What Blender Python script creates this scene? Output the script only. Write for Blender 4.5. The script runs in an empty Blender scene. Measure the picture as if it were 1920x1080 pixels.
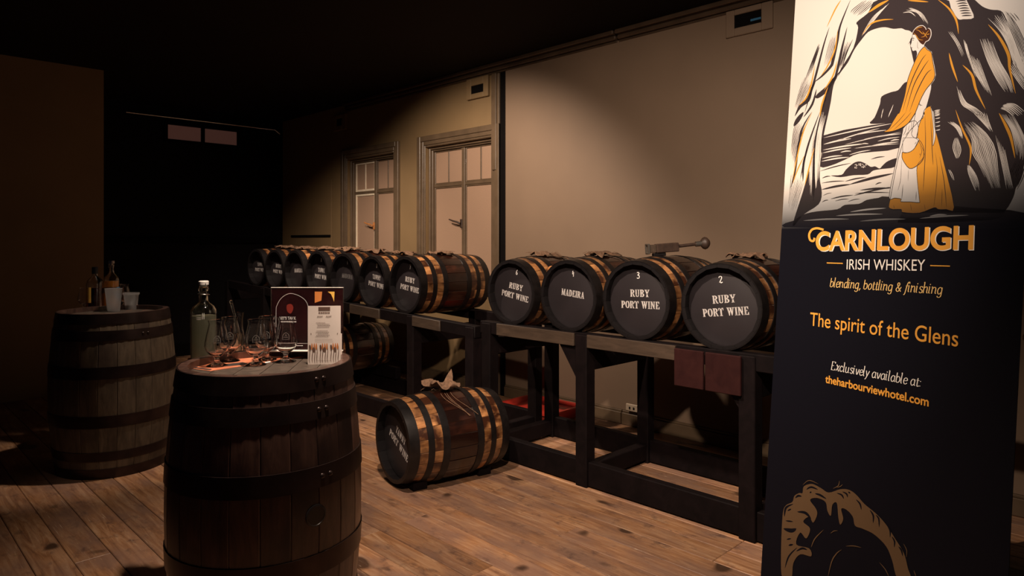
import bpy, bmesh, math, random
from mathutils import Vector, Matrix, noise, geometry
R = random.Random(7)
C = bpy.context.scene.collection
PI = math.pi
# ------------------------------------------------------------------ camera, world, lights, exposure
CH = 1.30                                   # camera height
F = 1280.0                                  # focal length in pixels of a 1920 wide frame
HY = 452.0                                  # horizon row
SX, CX = .7031, .7111                       # camera heading: +Y runs along the right wall, +X towards it
def W(xc, zc, h=0.0):                       # camera plan coordinates (right, ahead) -> world
    return Vector((CX*xc + SX*zc, -SX*xc + CX*zc, h))
cd = bpy.data.cameras.new('camera'); cam = bpy.data.objects.new('camera', cd); C.objects.link(cam)
cam.location = (0, 0, CH); cam.rotation_euler = (PI/2, 0, -math.atan2(SX, CX))
cd.sensor_width = 36; cd.lens = F/1920*36; cd.shift_y = -(540-HY)/1920; cd.clip_start = .02
bpy.context.scene.camera = cam
sc = bpy.context.scene
sc.view_settings.view_transform = 'Standard'; sc.view_settings.look = 'None'
sc.view_settings.gamma = 1; sc.view_settings.use_curve_mapping = False
sc.view_settings.exposure = 0.0
w = bpy.data.worlds.new('world'); sc.world = w; w.use_nodes = True
w.node_tree.nodes['Background'].inputs[0].default_value = (.35, .4, .75, 1)
w.node_tree.nodes['Background'].inputs[1].default_value = .006
def spot(name, xc, zc, h, aim, watts, angle, blend, col=(1, .78, .61), size=.04):
    l = bpy.data.lights.new(name, 'SPOT'); l.energy = watts; l.color = col
    l.spot_size = math.radians(angle); l.spot_blend = blend; l.shadow_soft_size = size
    o = bpy.data.objects.new(name, l); C.objects.link(o)
    o.location = W(xc, zc, h)
    a = W(*aim); o.rotation_euler = (a - o.location).to_track_quat('-Z', 'Y').to_euler()
    return o
spot('ceiling_spot_table', -.52, 2.08, 2.72, (.05, 2.95, 0), 300, 97, .9)
spot('ceiling_spot_front', .0, .40, 2.70, (.72, 3.8, 1.15), 400, 64, .9)
spot('ceiling_spot_banner', .38, 1.35, 2.70, (1.12, 2.15, 2.10), 36, 80, 1.0, (1, .90, .82))
spot('ceiling_spot_rack', -1.25, 4.20, 2.72, (-.50, 5.6, .95), 225, 102, .6)
spot('added_spot_far', -2.25, 5.30, 2.72, (-1.90, 6.6, .8), 125, 90, .8)  # added unseen lamp that brightens the far casks and window wall
spot('ceiling_spot_left', -1.45, 3.85, 2.72, (-2.20, 3.98, .88), 130, 34, .7)
# ------------------------------------------------------------------ helpers
def setp(o, label=None, cat=None, group=None, kind=None):
    if label: o['label'] = label
    if cat: o['category'] = cat
    if group: o['group'] = group
    if kind: o['kind'] = kind
    return o
def empty(name, loc, rz=0, label=None, cat=None, group=None):
    o = bpy.data.objects.new(name, None); C.objects.link(o)
    o.location = loc; o.rotation_euler = (0, 0, rz); o.empty_display_size = .1
    return setp(o, label, cat, group)
def link(name, me, parent=None, mat=None, mw=None):
    o = bpy.data.objects.new(name, me); C.objects.link(o)
    if mat is not None and len(me.materials) == 0: me.materials.append(mat)
    if parent is not None: o.parent = parent
    if mw is not None: o.matrix_local = mw
    return o
def mesh(name, vs, fs, smooth=None, mats=None, idx=None):
    me = bpy.data.meshes.new(name); me.from_pydata([tuple(v) for v in vs], [], fs); me.update()
    if mats:
        for m in mats: me.materials.append(m)
    if idx:
        for p, i in zip(me.polygons, idx): p.material_index = i
    if smooth:
        me.shade_smooth(); me.set_sharp_from_angle(angle=math.radians(smooth))
    return me
class MB:                                   # collects boxes, tubes, lathes into one mesh
    def __init__(s): s.v = []; s.f = []
    def add(s, vs, fs):
        n = len(s.v); s.v += [Vector(v) for v in vs]; s.f += [tuple(i+n for i in f) for f in fs]; return s
    def box(s, a, b, bev=0.0, m=None):
        x0, y0, z0 = a; x1, y1, z1 = b
        x0, x1 = min(x0, x1), max(x0, x1); y0, y1 = min(y0, y1), max(y0, y1); z0, z1 = min(z0, z1), max(z0, z1)
        if bev <= 0:
            vs = [(x, y, z) for z in (z0, z1) for y in (y0, y1) for x in (x0, x1)]
            fs = [(0, 2, 3, 1), (4, 5, 7, 6), (0, 1, 5, 4), (2, 6, 7, 3), (0, 4, 6, 2), (1, 3, 7, 5)]
        else:
            bm = bmesh.new(); bmesh.ops.create_cube(bm, size=1)
            for v in bm.verts:
                v.co = Vector(((x0+x1)/2 + v.co.x*(x1-x0), (y0+y1)/2 + v.co.y*(y1-y0), (z0+z1)/2 + v.co.z*(z1-z0)))
            bmesh.ops.bevel(bm, geom=bm.edges[:], offset=bev, segments=1, affect='EDGES')
            bm.verts.index_update(); vs = [v.co.copy() for v in bm.verts]; fs = [[v.index for v in f.verts] for f in bm.faces]; bm.free()
        if m is not None: vs = [m @ Vector(v) for v in vs]
        return s.add(vs, fs)
    def tube(s, pts, rad, seg=10, cap=True):
        pts = [Vector(p) for p in pts]; n = len(pts)
        rads = rad if isinstance(rad, (list, tuple)) else [rad]*n
        vs, fs = [], []
        up = Vector((0, 0, 1))
        for i, p in enumerate(pts):
            t = (pts[min(i+1, n-1)] - pts[max(i-1, 0)]).normalized()
            a = t.cross(up)
            if a.length < .05: a = t.cross(Vector((1, 0, 0)))
            a.normalize(); b = t.cross(a)
            for k in range(seg):
                g = 2*PI*k/seg; vs.append(p + rads[i]*(math.cos(g)*a + math.sin(g)*b))
        for i in range(n-1):
            for k in range(seg):
                k2 = (k+1) % seg; fs.append((i*seg+k, i*seg+k2, (i+1)*seg+k2, (i+1)*seg+k))
        if cap: fs += [tuple(range(seg-1, -1, -1)), tuple(range((n-1)*seg, n*seg))]
        return s.add(vs, fs)
    def lathe(s, prof, seg=32, m=None, close=False):   # prof: (radius, z)
        vs, fs = [], []; ring = []
        for r, z in prof:
            if r < 1e-6: ring.append([len(vs)]); vs.append(Vector((0, 0, z)))
            else:
                ring.append(list(range(len(vs), len(vs)+seg)))
                vs += [Vector((r*math.cos(2*PI*k/seg), r*math.sin(2*PI*k/seg), z)) for k in range(seg)]
        prs = list(zip(ring[:-1], ring[1:]))
        if close: prs.append((ring[-1], ring[0]))
        for a, b in prs:
            for k in range(seg):
                k2 = (k+1) % seg
                if len(a) == 1 and len(b) == 1: continue
                if len(a) == 1: fs.append((a[0], b[k2], b[k]))
                elif len(b) == 1: fs.append((a[k], a[k2], b[0]))
                else: fs.append((a[k], a[k2], b[k2], b[k]))
        if m is not None: vs = [m @ v for v in vs]
        return s.add(vs, fs)
    def poly(s, pts, z=0.0, mapf=None):     # filled flat polygon
        p3 = [Vector((p[0], p[1], 0)) for p in pts]
        tri = geometry.tessellate_polygon([p3])
        vs = [mapf(p.x, p.y) if mapf else Vector((p.x, p.y, z)) for p in p3]
        return s.add(vs, [tuple(t) for t in tri])
    def build(s, name, mat=None, parent=None, smooth=35, mw=None):
        me = mesh(name, s.v, s.f, smooth, [mat] if mat else None)
        bm = bmesh.new(); bm.from_mesh(me); bmesh.ops.recalc_face_normals(bm, faces=bm.faces[:]); bm.to_mesh(me); bm.free()
        if smooth: me.set_sharp_from_angle(angle=math.radians(smooth))
        return link(name, me, parent, None, mw)
def T(x, y, z): return Matrix.Translation((x, y, z))
def RX(a): return Matrix.Rotation(a, 4, 'X')
def RY(a): return Matrix.Rotation(a, 4, 'Y')
def RZ(a): return Matrix.Rotation(a, 4, 'Z')
def smooth_path(pts, n=6, closed=False):
    P = [Vector((p[0], p[1])) for p in pts]; out = []; N = len(P)
    rng = N if closed else N-1
    for i in range(rng):
        if closed: p0, p1, p2, p3 = P[i-1], P[i], P[(i+1) % N], P[(i+2) % N]
        else: p0, p1, p2, p3 = P[max(i-1, 0)], P[i], P[i+1], P[min(i+2, N-1)]
        for k in range(n):
            t = k/n
            out.append(.5*((2*p1) + (p2-p0)*t + (2*p0-5*p1+4*p2-p3)*t*t + (3*p1-p0-3*p2+p3)*t**3))
    if not closed: out.append(P[-1])
    return out
# ------------------------------------------------------------------ materials
def nt(name):
    m = bpy.data.materials.new(name); m.use_nodes = True
    t = m.node_tree; return m, t, t.nodes['Principled BSDF'], t.nodes, t.links
def plain(name, col, rough=.6, metal=0.0, var=.12, scale=14, bump=0.0, coat=0.0, spec=.5):
    m, t, b, N, L = nt(name)
    tc = N.new('ShaderNodeTexCoord'); nz = N.new('ShaderNodeTexNoise'); nz.inputs['Scale'].default_value = scale; nz.inputs['Detail'].default_value = 5
    L.new(tc.outputs['Object'], nz.inputs['Vector'])
    rp = N.new('ShaderNodeValToRGB')
    rp.color_ramp.elements[0].position = .3; rp.color_ramp.elements[1].position = .7
    rp.color_ramp.elements[0].color = tuple(c*(1-var) for c in col)+(1,); rp.color_ramp.elements[1].color = tuple(min(1, c*(1+var)) for c in col)+(1,)
    L.new(nz.outputs['Fac'], rp.inputs[0]); L.new(rp.outputs[0], b.inputs['Base Color'])
    b.inputs['Roughness'].default_value = rough; b.inputs['Metallic'].default_value = metal
    b.inputs['Coat Weight'].default_value = coat; b.inputs['Specular IOR Level'].default_value = spec
    if bump:
        bp = N.new('ShaderNodeBump'); bp.inputs['Strength'].default_value = bump; bp.inputs['Distance'].default_value = .004
        L.new(nz.outputs['Fac'], bp.inputs['Height']); L.new(bp.outputs[0], b.inputs['Normal'])
    return m
def wood(name, c1, c2, grain=(1, 10, 10), rough=.5, var=.35, burn=None, burn_amt=.5, coat=0.0, bump=.25, scale=4.0, burn_scale=6.0):
    m, t, b, N, L = nt(name)
    if rough >= .65: b.inputs['Specular IOR Level'].default_value = .12
    tc = N.new('ShaderNodeTexCoord'); oi = N.new('ShaderNodeObjectInfo')
    vm = N.new('ShaderNodeVectorMath'); vm.operation = 'SCALE'; vm.inputs[0].default_value = (37, 53, 71); L.new(oi.outputs['Random'], vm.inputs['Scale'])
    ad = N.new('ShaderNodeVectorMath'); ad.operation = 'ADD'; L.new(tc.outputs['Object'], ad.inputs[0]); L.new(vm.outputs[0], ad.inputs[1])
    mp = N.new('ShaderNodeMapping'); mp.inputs['Scale'].default_value = grain; L.new(ad.outputs[0], mp.inputs[0])
    nz = N.new('ShaderNodeTexNoise'); nz.inputs['Scale'].default_value = scale; nz.inputs['Detail'].default_value = 8; nz.inputs['Roughness'].default_value = .65; nz.inputs['Distortion'].default_value = .6
    L.new(mp.outputs[0], nz.inputs['Vector'])
    rp = N.new('ShaderNodeValToRGB'); rp.color_ramp.elements[0].position = .35; rp.color_ramp.elements[1].position = .68
    rp.color_ramp.elements[0].color = (*c1, 1); rp.color_ramp.elements[1].color = (*c2, 1); L.new(nz.outputs['Fac'], rp.inputs[0])
    mr = N.new('ShaderNodeMapRange'); mr.inputs['To Min'].default_value = 1-var; mr.inputs['To Max'].default_value = 1+var*.6; L.new(oi.outputs['Random'], mr.inputs['Value'])
    mu = N.new('ShaderNodeMix'); mu.data_type = 'RGBA'; mu.blend_type = 'MULTIPLY'; mu.inputs['Factor'].default_value = 1
    L.new(rp.outputs[0], mu.inputs['A']); L.new(mr.outputs[0], mu.inputs['B'])
    out = mu.outputs['Result']
    if burn:
        n2 = N.new('ShaderNodeTexNoise'); n2.inputs['Scale'].default_value = burn_scale; n2.inputs['Detail'].default_value = 4; L.new(ad.outputs[0], n2.inputs['Vector'])
        r2 = N.new('ShaderNodeValToRGB'); r2.color_ramp.elements[0].position = 1-burn_amt-.08; r2.color_ramp.elements[1].position = 1-burn_amt+.08
        L.new(n2.outputs['Fac'], r2.inputs[0])
        mx = N.new('ShaderNodeMix'); mx.data_type = 'RGBA'; L.new(r2.outputs[0], mx.inputs['Factor']); L.new(out, mx.inputs['A']); mx.inputs['B'].default_value = (*burn, 1)
        out = mx.outputs['Result']
    L.new(out, b.inputs['Base Color']); b.inputs['Roughness'].default_value = rough; b.inputs['Coat Weight'].default_value = coat; b.inputs['Coat Roughness'].default_value = .15
    if bump:
        bp = N.new('ShaderNodeBump'); bp.inputs['Strength'].default_value = bump; bp.inputs['Distance'].default_value = .003
        L.new(nz.outputs['Fac'], bp.inputs['Height']); L.new(bp.outputs[0], b.inputs['Normal'])
    return m
def glass(name, col=(1, 1, 1), rough=0.025, ior=1.45):
    m, t, b, N, L = nt(name)
    b.inputs['Base Color'].default_value = (*col, 1); b.inputs['Roughness'].default_value = rough
    b.inputs['Transmission Weight'].default_value = 1; b.inputs['IOR'].default_value = ior
    return m
M = {}
M['wall'] = plain('wall_paint', (.25, .165, .080), .62, var=.07, scale=3, bump=.05)
M['panel'] = plain('panel_paint', (.245, .168, .112), .62, var=.06, scale=2, bump=.03)
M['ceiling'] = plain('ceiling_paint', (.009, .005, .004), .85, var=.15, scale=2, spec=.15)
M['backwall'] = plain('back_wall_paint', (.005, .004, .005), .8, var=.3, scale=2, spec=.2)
M['trim'] = plain('trim_paint', (.135, .092, .056), .38, var=.15, scale=9, coat=.2)
M['cornice'] = plain('cornice_paint', (.085, .055, .035), .35, var=.2, scale=9, coat=.2)
M['sash_pale'] = plain('pale_sash_paint_highlit', (.88, .76, .58), .25, var=.1)  # pale paint, lightened further to hold the sash's bright highlights
M['dark_gap'] = plain('dark_recess', (.005, .004, .004), .9, spec=.1)
M['subfloor'] = plain('subfloor', (.02, .012, .008), .9)
M['plank'] = None
M['rack'] = wood('rack_timber', (.0035, .0020, .0024), (.008, .0045, .005), (3, 3, 3), .7, .25)
M['fascia'] = wood('fascia_board', (.022, .006, .006), (.034, .010, .009), (3, 3, 3), .7, .2)
M['shelf_edge'] = wood('worn_shelf_board', (.035, .022, .014), (.065, .042, .027), (10, 1.5, 10), .6, .2)
M['stave'] = wood('cask_stave', (.24, .095, .030), (.58, .28, .11), (2.2, 12, 12), .33, .45, (.045, .015, .007), .5, .5, .3, 3.0, 9.0)
M['stave_mid'] = wood('dark_reflection_stave', (.013, .0042, .003), (.050, .015, .008), (2.2, 12, 12), .26, .55, (.010, .0035, .0025), .5, .6, .3, 3.0, 7.0)  # cask mid-section colour darkened to stand for a dark reflection
M['black'] = plain('black_paint', (.0075, .0062, .0068), .45, var=.25, scale=20, spec=.35)
M['head_paint'] = plain('black_head_paint', (.0205, .0165, .0190), .5, var=.12, scale=6)
M['hoop'] = plain('black_hoop', (.011, .009, .009), .36, .2, var=.35, scale=25, spec=.4)
M['table_stave'] = wood('table_barrel_stave', (.040, .020, .016), (.105, .055, .040), (2, 12, 12), .38, .4, (.012, .006, .006), .4, .25, .3, 3.0, 4.0)
M['grey_stave'] = wood('greyed_barrel_stave', (.065, .048, .032), (.155, .115, .075), (2, 10, 10), .55, .3, (.05, .033, .025), .4, 0, .3, 3.0, 4.0)
M['table_hoop'] = plain('dark_steel_hoop', (.030, .018, .016), .36, .6, var=.4, scale=12)
M['head_board'] = wood('head_board', (.050, .037, .029), (.105, .080, .062), (1.5, 10, 10), .45, .15)
M['hessian'] = plain('hessian', (.17, .095, .055), .9, var=.35, scale=60, bump=.4)
M['bung'] = wood('bung_wood', (.25, .13, .06), (.4, .22, .1), rough=.6)
M['stencil'] = plain('stencil_white', (.90, .85, .82), .7, var=.06)
M['chalk'] = plain('chalk_white', (.80, .78, .76), .85, var=.1)
M['copper'] = plain('tap_wood', (.50, .20, .06), .4, var=.3, scale=40)
M['glass'] = glass('clear_glass'); M['glass_green'] = glass('greenish_glass', (.86, .95, .88))
M['water'] = glass('water', (.98, .99, 1), 0, 1.33); M['hazy'] = glass('hazy_water', (.50, .48, .40), .45, 1.2)
M['hazy'].node_tree.nodes['Principled BSDF'].inputs['Transmission Weight'].default_value = .72
M['amber'] = glass('amber_spirit', (.90, .36, .04), 0, 1.36); M['amber'].node_tree.nodes['Principled BSDF'].inputs['Transmission Weight'].default_value = .6
M['dark_amber'] = glass('dark_amber_spirit', (.30, .06, .015), 0, 1.36)
M['white'] = plain('white_ceramic', (.75, .72, .68), .35)
M['etch'] = plain('etched_glass', (.13, .115, .105), .6)
M['wire'] = plain('wire', (.5, .48, .45), .3, 1)
M['paper'] = plain('paper', (.95, .84, .77), .7, var=.05)
M['white_paper'] = plain('white_paper', (.82, .77, .70), .5, var=.03)
M['ink'] = plain('ink', (.03, .022, .02), .6)
M['card_ink'] = plain('card_ink', (.16, .085, .06), .7)
M['orange_print'] = plain('orange_print', (.72, .24, .06), .5)
M['yellow_print'] = plain('yellow_print', (.90, .52, .10), .5)
M['red_print'] = plain('red_print', (.26, .028, .018), .5)
M['poster'] = plain('poster_print', (.050, .010, .011), .25, var=.5, scale=5, coat=.4)
M['mat_orange'] = plain('mat_print', (.62, .20, .10), .55, var=.35, scale=30)
M['red_plastic'] = plain('red_plastic', (.50, .035, .022), .35, var=.1, coat=.3)
M['grey_box'] = plain('grey_box', (.30, .25, .21), .6)
M['cream_box'] = plain('cream_box', (.55, .44, .32), .6)
M['blue_label_and_reflection'] = plain('blue_label_and_reflection', (.05, .20, .38), .5)
M['black_plastic'] = plain('black_plastic', (.012, .011, .012), .35)
M['tool'] = plain('tool_body', (.045, .026, .018), .5, var=.3, scale=30)
M['metal'] = plain('grey_metal', (.35, .32, .28), .35, .9)
M['rail_metal'] = plain('polished_rail', (.5, .5, .52), .22, 1)
def frosted(name, col):
    m, t, b, N, L = nt(name)
    b.inputs['Base Color'].default_value = (*col, 1); b.inputs['Roughness'].default_value = .38
    b.inputs['Transmission Weight'].default_value = .25
    tc = N.new('ShaderNodeTexCoord'); vo = N.new('ShaderNodeTexVoronoi'); vo.inputs['Scale'].default_value = 160
    L.new(tc.outputs['Object'], vo.inputs['Vector']); bp = N.new('ShaderNodeBump'); bp.inputs['Strength'].default_value = .35; bp.inputs['Distance'].default_value = .002
    L.new(vo.outputs['Distance'], bp.inputs['Height']); L.new(bp.outputs[0], b.inputs['Normal'])
    return m
def worn_boards():
    m, t, b, N, L = nt('worn_floor_board')
    tc = N.new('ShaderNodeTexCoord'); oi = N.new('ShaderNodeObjectInfo')
    vm = N.new('ShaderNodeVectorMath'); vm.operation = 'SCALE'; vm.inputs[0].default_value = (37, 53, 71); L.new(oi.outputs['Random'], vm.inputs['Scale'])
    ad = N.new('ShaderNodeVectorMath'); ad.operation = 'ADD'; L.new(tc.outputs['Object'], ad.inputs[0]); L.new(vm.outputs[0], ad.inputs[1])
    def noise_(scale, sc, det, rough=.6, dist=0.0):
        mp = N.new('ShaderNodeMapping'); mp.inputs['Scale'].default_value = sc; L.new(ad.outputs[0], mp.inputs[0])
        nz = N.new('ShaderNodeTexNoise'); nz.inputs['Scale'].default_value = scale; nz.inputs['Detail'].default_value = det; nz.inputs['Roughness'].default_value = rough; nz.inputs['Distortion'].default_value = dist
        L.new(mp.outputs[0], nz.inputs['Vector']); return nz.outputs['Fac']
    def ramp(f, stops):
        rp = N.new('ShaderNodeValToRGB'); e = rp.color_ramp.elements
        e[0].position, e[0].color = stops[0][0], (*stops[0][1], 1); e[1].position, e[1].color = stops[-1][0], (*stops[-1][1], 1)
        for p, c in stops[1:-1]: x = e.new(p); x.color = (*c, 1)
        L.new(f, rp.inputs[0]); return rp.outputs[0]
    def mix(f, a, bcol, mode='MIX'):
        mx = N.new('ShaderNodeMix'); mx.data_type = 'RGBA'; mx.blend_type = mode
        if isinstance(f, (int, float)): mx.inputs['Factor'].default_value = f
        else: L.new(f, mx.inputs['Factor'])
        L.new(a, mx.inputs['A'])
        if isinstance(bcol, tuple): mx.inputs['B'].default_value = (*bcol, 1)
        else: L.new(bcol, mx.inputs['B'])
        return mx.outputs['Result']
    grain = noise_(3.0, (12, 1.0, 12), 9, .68, .8)
    base = ramp(grain, [(.28, (.17, .078, .038)), (.46, (.42, .205, .095)), (.60, (.56, .32, .175)), (.74, (.68, .45, .28))])
    patch = noise_(2.6, (2.2, 1, 1), 5, .6)
    col = mix(ramp(patch, [(.38, (0, 0, 0)), (.62, (.8, .8, .8))]), base, (.25, .145, .105))
    grime = noise_(9, (1.6, 1, 1), 6, .7)
    col = mix(ramp(grime, [(.55, (0, 0, 0)), (.72, (.8, .8, .8))]), col, (.09, .052, .045))
    knot = noise_(7, (1.3, .8, 1), 1, .3); col = mix(ramp(knot, [(.70, (0, 0, 0)), (.76, (.9, .9, .9))]), col, (.05, .024, .014))
    scr = noise_(5, (22, .55, 5), 4, .7, 1.6); col = mix(ramp(scr, [(.64, (0, 0, 0)), (.70, (.75, .75, .75))]), col, (.80, .62, .44))
    mr = N.new('ShaderNodeMapRange'); mr.inputs['To Min'].default_value = .58; mr.inputs['To Max'].default_value = 1.08; L.new(oi.outputs['Random'], mr.inputs['Value'])
    col = mix(1.0, col, mr.outputs[0], 'MULTIPLY')
    L.new(col, b.inputs['Base Color'])
    rr_ = N.new('ShaderNodeMapRange'); rr_.inputs['To Min'].default_value = .30; rr_.inputs['To Max'].default_value = .62; L.new(patch, rr_.inputs['Value']); L.new(rr_.outputs[0], b.inputs['Roughness'])
    bp = N.new('ShaderNodeBump'); bp.inputs['Strength'].default_value = .5; bp.inputs['Distance'].default_value = .004; L.new(grain, bp.inputs['Height']); L.new(bp.outputs[0], b.inputs['Normal'])
    return m
M['plank'] = worn_boards()
M['frost'] = frosted('frosted_glass', (.54, .36, .25))
m, t, b, N, L = nt('frosted_cup'); b.inputs['Base Color'].default_value = (.80, .80, .80, 1); b.inputs['Roughness'].default_value = .35; b.inputs['Transmission Weight'].default_value = .88; b.inputs['IOR'].default_value = 1.15; M['cup'] = m
m, t, b, N, L = nt('frosted_bottle'); b.inputs['Base Color'].default_value = (.86, .90, .82, 1); b.inputs['Roughness'].default_value = .06; b.inputs['Transmission Weight'].default_value = 1; b.inputs['IOR'].default_value = 1.4; M['bottle_frost'] = m
m, t, b, N, L = nt('transom_glass'); b.inputs['Base Color'].default_value = (.25, .14, .11, 1); b.inputs['Roughness'].default_value = .3
b.inputs['Emission Color'].default_value = (.30, .13, .10, 1); b.inputs['Emission Strength'].default_value = .10; M['transom'] = m
m, t, b, N, L = nt('acrylic'); b.inputs['Base Color'].default_value = (.95, .95, .97, 1); b.inputs['Roughness'].default_value = .03; b.inputs['Transmission Weight'].default_value = 1; b.inputs['IOR'].default_value = 1.2; M['acrylic'] = m

# ------------------------------------------------------------------ room
WX, CEIL, YB = 3.988, 2.80, 8.14
def struct(o, label=None): o['kind'] = 'structure'; return o
fl = struct(MB().box((-1.2, -2.0, -.12), (WX+.25, YB+.2, -.026)).build('floor', M['subfloor'], smooth=None))
PW = .132
plank_cache = {}
def plank_mesh(L):
    if L not in plank_cache:
        o = MB().box((-PW/2+.0012, -L/2+.001, -.025), (PW/2-.0012, L/2-.001, 0), .0025).build('plank', M['plank'])
        plank_cache[L] = o.data; bpy.data.objects.remove(o)
    return plank_cache[L]
x = -1.1; row = 0
while x < WX+.1:
    y = -1.6 - R.choice((0, .6, 1.2, 1.8))
    while y < YB:
        Lp = R.choice((1.8, 2.4, 3.0))
        o = link('plank', plank_mesh(Lp), fl); o.location = (x, y+Lp/2, R.uniform(-.0012, 0))
        if R.random() < .5: o.rotation_euler = (0, 0, PI)
        y += Lp
    x += PW
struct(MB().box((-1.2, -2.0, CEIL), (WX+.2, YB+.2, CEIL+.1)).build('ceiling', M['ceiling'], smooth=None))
WIN = {1: (5.72, 6.60), 2: (4.27, 5.20)}; WB, WT = .95, 2.19
mb = MB(); x0, x1 = WX, WX+.16
for a, b in ((-1.2, WIN[2][0]), (WIN[2][1], WIN[1][0]), (WIN[1][1], YB+.2)): mb.box((x0, a, -.1), (x1, b, CEIL))
for k in (1, 2):
    mb.box((x0, WIN[k][0], -.1), (x1, WIN[k][1], WB)); mb.box((x0, WIN[k][0], WT), (x1, WIN[k][1], CEIL))
wr = struct(mb.build('wall_right', M['wall'], smooth=None))
MB().box((WX-.012, -1.2, .10), (WX, 4.10, 2.735), .002).build('wall_panel', M['panel'], wr)      # the plain sheet to the right of the upright trim
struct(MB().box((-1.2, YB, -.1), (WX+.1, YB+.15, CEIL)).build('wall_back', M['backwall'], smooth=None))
struct(MB().box((-1.2, 6.79, -.1), (1.667, 6.95, CEIL)).box((1.52, 6.95, -.1), (1.667, YB, CEIL)).build('wall_left', M['wall'], smooth=None))
struct(MB().box((1.67, YB-.045, 1.28), (WX-.1, YB, 1.34), .006).box((1.67, YB-.03, 0), (WX-.1, YB, .14), .006).build('trim_1', M['dark_gap']))
# cornice: two runs with a joint, two mouldings each
for i, (a, b) in enumerate(((-1.2, 2.93), (2.945, 6.6))):
    mb = MB().box((WX-.075, a, CEIL-.03), (WX, b, CEIL), .006).box((WX-.045, a, CEIL-.062), (WX, b, CEIL-.031), .008).box((WX-.022, a, CEIL-.078), (WX, b, CEIL-.064), .003)
    struct(mb.build('trim_%d' % (2+i), M['cornice']))
struct(MB().box((WX-.026, 4.165, .0), (WX, 4.265, CEIL-.08), .006).box((WX-.040, 4.19, 1.9), (WX-.026, 4.24, CEIL-.08), .005).build('trim_4', M['trim']))
struct(MB().box((WX-.014, 4.10, .0), (WX, 4.125, CEIL-.08), .002).box((WX-.010, 4.125, .0), (WX+.0, 4.165, CEIL-.08), .002).build('trim_5', M['dark_gap']))
mb = MB()
for a, b in ((-1.2, 1.15), (1.154, 2.9), (2.904, 4.10), (4.27, 7.9)): mb.box((WX-.030, a, 0), (WX, b, .085), .004).box((WX-.020, a, .085), (WX, b, .10), .003)
struct(mb.build('baseboard_right', M['trim']))
struct(MB().box((WX-.012, 6.96, 1.345), (WX, 7.9, 1.372), .003).build('trim_6', M['dark_gap']))
struct(MB().box((WX-.006, 6.94, .1), (WX, 6.955, 2.0), .002).build('trim_7', M['wall']))
# windows in the right wall: casing, sashes, panes, handles
def window(n, pale):
    ya, yb = WIN[n]
    root = empty('window_%d' % n, (WX, (ya+yb)/2, WB)); struct(root)
    hw = (yb-ya)/2; H = WT-WB
    def fr(mb, o, i, x0, x1):              # picture-frame of four bars, o outer margin, i inner margin from the opening
        mb.box((x0, -hw-o, -o), (x1, -hw-i, H+o), .004); mb.box((x0, hw+i, -o), (x1, hw+o, H+o), .004)
        mb.box((x0, -hw-i, H+i), (x1, hw+i, H+o), .004); mb.box((x0, -hw-i, -o), (x1, hw+i, -i), .004)
    mb = MB(); fr(mb, .105, .055, -.032, 0); fr(mb, .056, .018, -.022, 0); fr(mb, .019, .0, -.012, .0); mb.build('casing', M['trim'], root)
    mb = MB(); fr(mb, 0, -.022, .030, .075); fr(mb, -.022, -.036, .052, .115); mb.build('inner_frame', M['trim'], root)
    mb = MB(); mb.box((.10, -hw, -.02), (.16, hw, .02), .004); mb.build('sill', M['trim'], root)
    s0, s1 = .078, .108; y0, y1 = -hw+.036, hw-.036; zt = H-.036; zm = 1.825-WB
    MB().box((s0-.012, -.020, .0), (s1, .020, zt), .004).box((s0-.006, y0, zm-.014), (s1, y1, zm+.014), .004).build('mullion', M['trim'], root)
    for side in (0, 1):                    # 0 near (right in the picture), 1 far (left)
        a, b = ((y0, -.020), (.020, y1))[side]
        mat = M['sash_pale'] if (pale and side == 1) else M['trim']
        th = .022 if mat is M['sash_pale'] else .013
        sash = MB()
        for (za, zb) in ((.02, zm-.014), (zm+.014, zt)):
            sash.box((s0, a, za), (s1-.005, a+th, zb), .003).box((s0, b-th, za), (s1-.005, b, zb), .003)
            sash.box((s0, a+th, zb-th), (s1-.005, b-th, zb), .003).box((s0, a+th, za), (s1-.005, b-th, za+th), .003)
        mid = (a+b)/2; sash.box((s0+.002, mid-.008, zm+.014+th), (s1-.006, mid+.008, zt-th), .003)
        so = sash.build('sash', mat, root)
        for (pa, pb, za, zb) in ((a+th, b-th, .02+th, zm-.014-th), (a+th, mid-.008, zm+.014+th, zt-th), (mid+.008, b-th, zm+.014+th, zt-th)):
            MB().box((s0+.010, pa-.003, za-.003), (s0+.016, pb+.003, zb+.003)).build('pane', M['frost'], so, smooth=None)
    hm = MB().box((s0-.022, .006, .47), (s0-.010, .034, .55), .004).tube([(s0-.03, .02, .51), (s0-.045, .05, .525), (s0-.05, .10, .535), (s0-.048, .155, .55)], [.010, .009, .008, .006], 8)
    hm.build('handle', M['tool'] if not pale else M['copper'], root)
    MB().box((.135, -hw, 0), (.155, hw, H)).build('backing_board', M['trim'], root, smooth=None)
window(1, True); window(2, False)
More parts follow.
